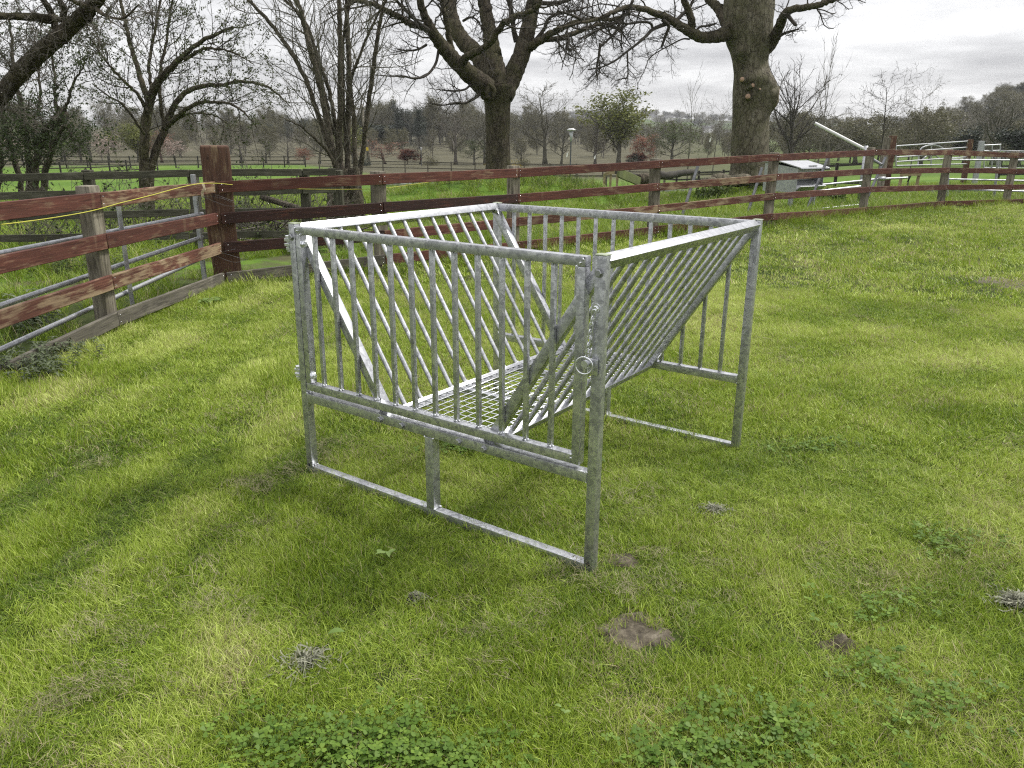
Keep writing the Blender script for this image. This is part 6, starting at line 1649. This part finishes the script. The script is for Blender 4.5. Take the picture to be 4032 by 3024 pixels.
gt_('gate_tube', [gp(1735, 370, GY + 3), gp(1935, 360, GY + 3.5)], .03); gt_('gate_tube', [gp(1735, 635, GY + 3), gp(1930, 640, GY + 3.5)], .03); gt_('gate_tube', [gp(1735, 435, GY + 3), gp(1935, 430, GY + 3.5)], .022)
for X in (1740, 1834, 1930): gt_('gate_stile', [gp(X, 365, GY + 3.2), gp(X - 5, 638, GY + 3.2)], .026)
r2_ = empty('railings', 'low vertical bar metal railings beyond the small gate at the right', 'railings', (g0_[0], g0_[1] + 1, float(ground(g0_[0], g0_[1])))); inv2 = Matrix.Translation(-r2_.location)
for yp in (432, 632): o = rod('rail', [gp(1745, yp, GY + 4), gp(2450, yp + 10, GY + 4)], .02, M_GALV2, r2_, 8); o.matrix_basis = inv2
b0 = None
for X in range(1755, 2300, 16):
    a_, b_ = gp(X, 432, GY + 4), gp(X, 634, GY + 4)
    if b0 is None:
        b0 = rod('railing_bar', [(0, 0, 0), tuple(np.array([0, 0, a_[2] - b_[2]]))], .009, M_GALV2, r2_, 6); b0.matrix_basis = inv2 @ Matrix.Translation(b_)
    else: copy_part(b0, inv2 @ Matrix.Translation(b_), r2_)
HY = 23.2
h0_ = gp(1330, 800, HY); r = empty('hurdle', 'galvanised three rail hurdle standing by the road behind the right end of the fence', 'hurdle', (h0_[0], h0_[1], float(ground(h0_[0], h0_[1])))); inv_ = Matrix.Translation(-r.location)
for ya, yb in ((540, 545), (772, 790), (893, 918)): gt_('hurdle_tube', [gp(1310, ya, HY), gp(2450, yb + 6, HY - .3)], .024)
gt_('hurdle_upright', [gp(1905, 520, HY), gp(1855, 985, HY)], .035); gt_('hurdle_upright', [gp(1318, 540, HY), gp(1300, 985, HY)], .03); gt_('hurdle_upright', [gp(2440, 540, HY - .3), gp(2400, 985, HY - .3)], .03)
# stakes of the sapling in front of the gate
TY = 34.5
r = empty('tree_stake', 'pale new timber stakes with a crossbar supporting the leaning sapling', 'tree stake', tuple(np.array([gp(850, 900, TY)[0], TY, float(ground(gp(850, 900, TY)[0], TY))]))); inv_ = Matrix.Translation(-r.location)
for X, tx in ((735, 765), (935, 970)):
    t = gp(tx, 680, TY); o = beam('stake', (t[0] - .05, t[1], float(ground(t[0], t[1])) - .2), tuple(t), .10, .10, M_NEWWOOD, r, up=(0, 1, 0), bev=.005); o.matrix_basis = inv_ @ o.matrix_basis
a_, b_ = gp(755, 715, TY - .08), gp(990, 712, TY - .08); o = beam('crossbar', a_, b_, .05, .13, M_NEWWOOD, r, bev=.004); o.matrix_basis = inv_ @ o.matrix_basis
t = gp(862, 735, TY - .12); mb = MB(); mb.tube([t, t + (-.04, .1, -.25)], .03, 8); o = link('tree_tie', mb.mesh('tree_tie'), M_HOLE, r, inv_)
# stakes of the saplings near the road
for k, (X0, wY) in enumerate(((940, 46), (410, 52))):
    Z2 = lambda X, Yp: ((2100 + X / 3.0157) / K, (350 + Yp / 3.0157) / K)
    c_ = P(*Z2(X0, 1080), wY); r = empty('tree_stake', ('pale stakes and crossbar of a sapling by the road left of the leaning beams', 'stakes beside the taller street lamp')[k], 'tree stake', (c_[0], wY, float(ground(c_[0], wY)))); inv_ = Matrix.Translation(-r.location)
    for dx_ in (-95, -20, 60) if k == 0 else (-30, 20):
        t = P(*Z2(X0 + dx_, 1000), wY); o = beam('stake', (t[0], t[1], float(ground(t[0], t[1])) - .2), tuple(t), .12, .12, M_NEWWOOD if k == 0 else M_MIDW, r, up=(0, 1, 0), bev=.006); o.matrix_basis = inv_ @ o.matrix_basis
    a_, b_ = P(*Z2(X0 - 80, 1010), wY - .1), P(*Z2(X0 + (25 if k == 0 else 20), 985 if k == 0 else 1012), wY - .1); o = beam('crossbar', a_, b_, .06, .2, M_NEWWOOD, r, bev=.006); o.matrix_basis = inv_ @ o.matrix_basis
# white tree guards hung on the saplings
for k, (px, py, Yq, lab) in enumerate(((1534, 303, 58, 'white tag hanging on the vase shaped sapling'), (1930, 322, 34, 'white tag hanging on the leaning sapling near the far gate'), (1285, 340, 60, 'white tag hanging on a sapling left of the yellow green tree'), (1225, 335, 52.5, 'white tag on the taller street lamp pole'))):
    c_ = P(px, py, Yq); mb = MB(); R3 = np.array([[1, 0, .2], [0, 1, 0], [-.2, 0, 1]]); mb.box(c_, (.08, .04, .24), R3); mb.tube([c_ + (0, 0, .11), c_ + (.12, .02, .22)], .008, 5); o = link('plant_tag', mb.mesh('plant_tag', False), M_WHITE); tag(o, lab, 'tag', 'white plant tags')
# leaning green beams and logs left of the middle right post
Z2 = lambda X, Yp: ((2100 + X / 3.0157) / K, (350 + Yp / 3.0157) / K)
m_moss = simple('mossy_green_beam', (.085, .10, .028), .85, 0, .35, 3); m_logd = simple('dark_log_bark', (.05, .045, .036), .9, 0, .4, 5)
o = beam('timber_beam', P(*Z2(1010, 990), 23.0), P(*Z2(1260, 1105), 24.4), .07, .26, m_moss, None, bev=.01, wob=.02); tag(o, 'mossy green plank leaning on the log behind the fence', 'plank')
o = beam('timber_beam', P(*Z2(985, 985), 23.4), P(*Z2(1300, 1050), 25.4), .10, .12, m_logd, None, bev=.01, wob=.02); tag(o, 'dark narrow beam lying above the mossy green plank', 'plank')
mb = MB(); pts = [P(*Z2(1240, 1080), 24.6), P(*Z2(1330, 1070), 24.8), P(*Z2(1430, 1085), 25)]; mb.tube(smooth(pts, 4), [.14, .17, .18, .18, .18, .17, .17, .16, .13], 14, rough=.15); o = link('log', mb.mesh('log'), M_BARK); tag(o, 'thick log lying behind the middle right fence post', 'log')
mb = MB(); pts = [P(*Z2(1500, 1025), 26), P(*Z2(1600, 1030), 26), P(*Z2(1760, 1000), 26.3), P(*Z2(1910, 985), 26.6)]; mb.tube(smooth(pts, 4), np.linspace(.14, .09, 13), 10, rough=.2); o = link('log', mb.mesh('log'), m_logd); tag(o, 'long dark fallen branch lying in front of the mound left of the beech', 'log')
# brush pile behind the old fence
c = P(590, 455, 13.2); c[2] = float(ground(c[0], c[1])); mb = MB(); gX = np.random.default_rng(81)
for k in range(170):
    a = gX.random() * 6.28; p0 = c + np.array([gX.normal(0, .75), gX.normal(0, .35), .06 + .32 * gX.random()]); d = nrm(np.array([math.cos(a), .5 * math.sin(a), gX.normal(.05, .3)])); L_ = .5 + gX.random() * .9; pts = [p0]
    for s in range(4): d = nrm(d + gX.normal(0, .18, 3)); q = pts[-1] + d * L_ / 4; q[2] = max(q[2], c[2] + .02); pts.append(q)
    mb.tube(pts, np.linspace(.009, .003, 5) * (.6 + gX.random()), 4)
mb2 = MB(); pts = [P(*(lambda x, y: ((1000 + x / 1.8433) / K, (700 + y / 1.8433) / K))(60, 140), 13), P(*(lambda x, y: ((1000 + x / 1.8433) / K, (700 + y / 1.8433) / K))(300, 215), 12.6)]; mb2.tube(smooth(pts + [pts[1] + (pts[1] - pts[0]) * .5], 4), [.05] * 5 + [.04] * 4, 9, rough=.1)
r = empty('brush_pile', 'heap of cut twigs and branches behind the old fence left of the coppiced tree', 'brush pile', tuple(c)); o = link('twig', toloc(mb, c).mesh('twig'), M_TWIGL, r); tag(o, kind='stuff'); link('bough', toloc(mb2, c).mesh('bough'), M_STEM, r)
# hedge bits and trailing growth beside the field gate and old fence
mb = MB(); lf = MB(); tips = []
for k in range(150):
    px = gX.random() * 660; Yq = 12.6 + gX.random() * 1.6; x_ = P(px, 420, Yq)[0]; b0_ = np.array([x_, Yq, float(ground(x_, Yq))])
    grow(mb, b0_, (gX.normal(0, .5), gX.normal(0, .3), 1), .5 + 1.0 * gX.random(), .006, 1, dict(TW, num=[0, 5, 4, 3], wig=[.2, .25, .25, .25]), tips, gX)
leaves(lf, [t for t in tips if gX.random() < .18], 2, .03, .07, gX)
c = P(300, 440, 13); c[2] = float(ground(c[0], c[1])); r = empty('bramble_tangle', 'tangle of bare brambles growing through the old grey fence', 'brambles', tuple(c)); o = link('stem', toloc(mb, c).mesh('stem'), M_TWIGB, r); tag(o, kind='stuff'); o = link('leaf', toloc(lf, c).mesh('leaf'), M_LF_DARK, r); tag(o, kind='stuff')
# mound plants
nettles('fern_patch', (1010, 405), 60, (2.2, .7), .32, 'dark green leafy patch on the mound beneath the central tree', 15, M_LF_GRN)
nettles('fern_patch', (1190, 398), 45, (1.0, .6), .34, 'dark leafy patch on the right shoulder of the mound', 16, M_LF_GRN)

# ------------------------------------------------------------------ air
HAZE = True
if HAZE:
    mb = MB(); mb.box((0, 900, 60), (5200, 2400, 150)); mh = bpy.data.materials.new('haze'); mh.use_nodes = True; nt = mh.node_tree
    nt.nodes.remove(nt.nodes['Principled BSDF']); pv = nt.nodes.new('ShaderNodeVolumePrincipled'); pv.inputs['Color'].default_value = (.92, .93, .94, 1); pv.inputs['Density'].default_value = .00022; pv.inputs['Anisotropy'].default_value = .2
    nt.links.new(pv.outputs[0], nt.nodes['Material Output'].inputs['Volume']); o = link('haze', mb.mesh('haze', False), mh); tag(o, kind='stuff')
n_tri = sum(len(o.data.polygons) for o in bpy.data.objects if o.type == 'MESH')
print('FACES', n_tri)
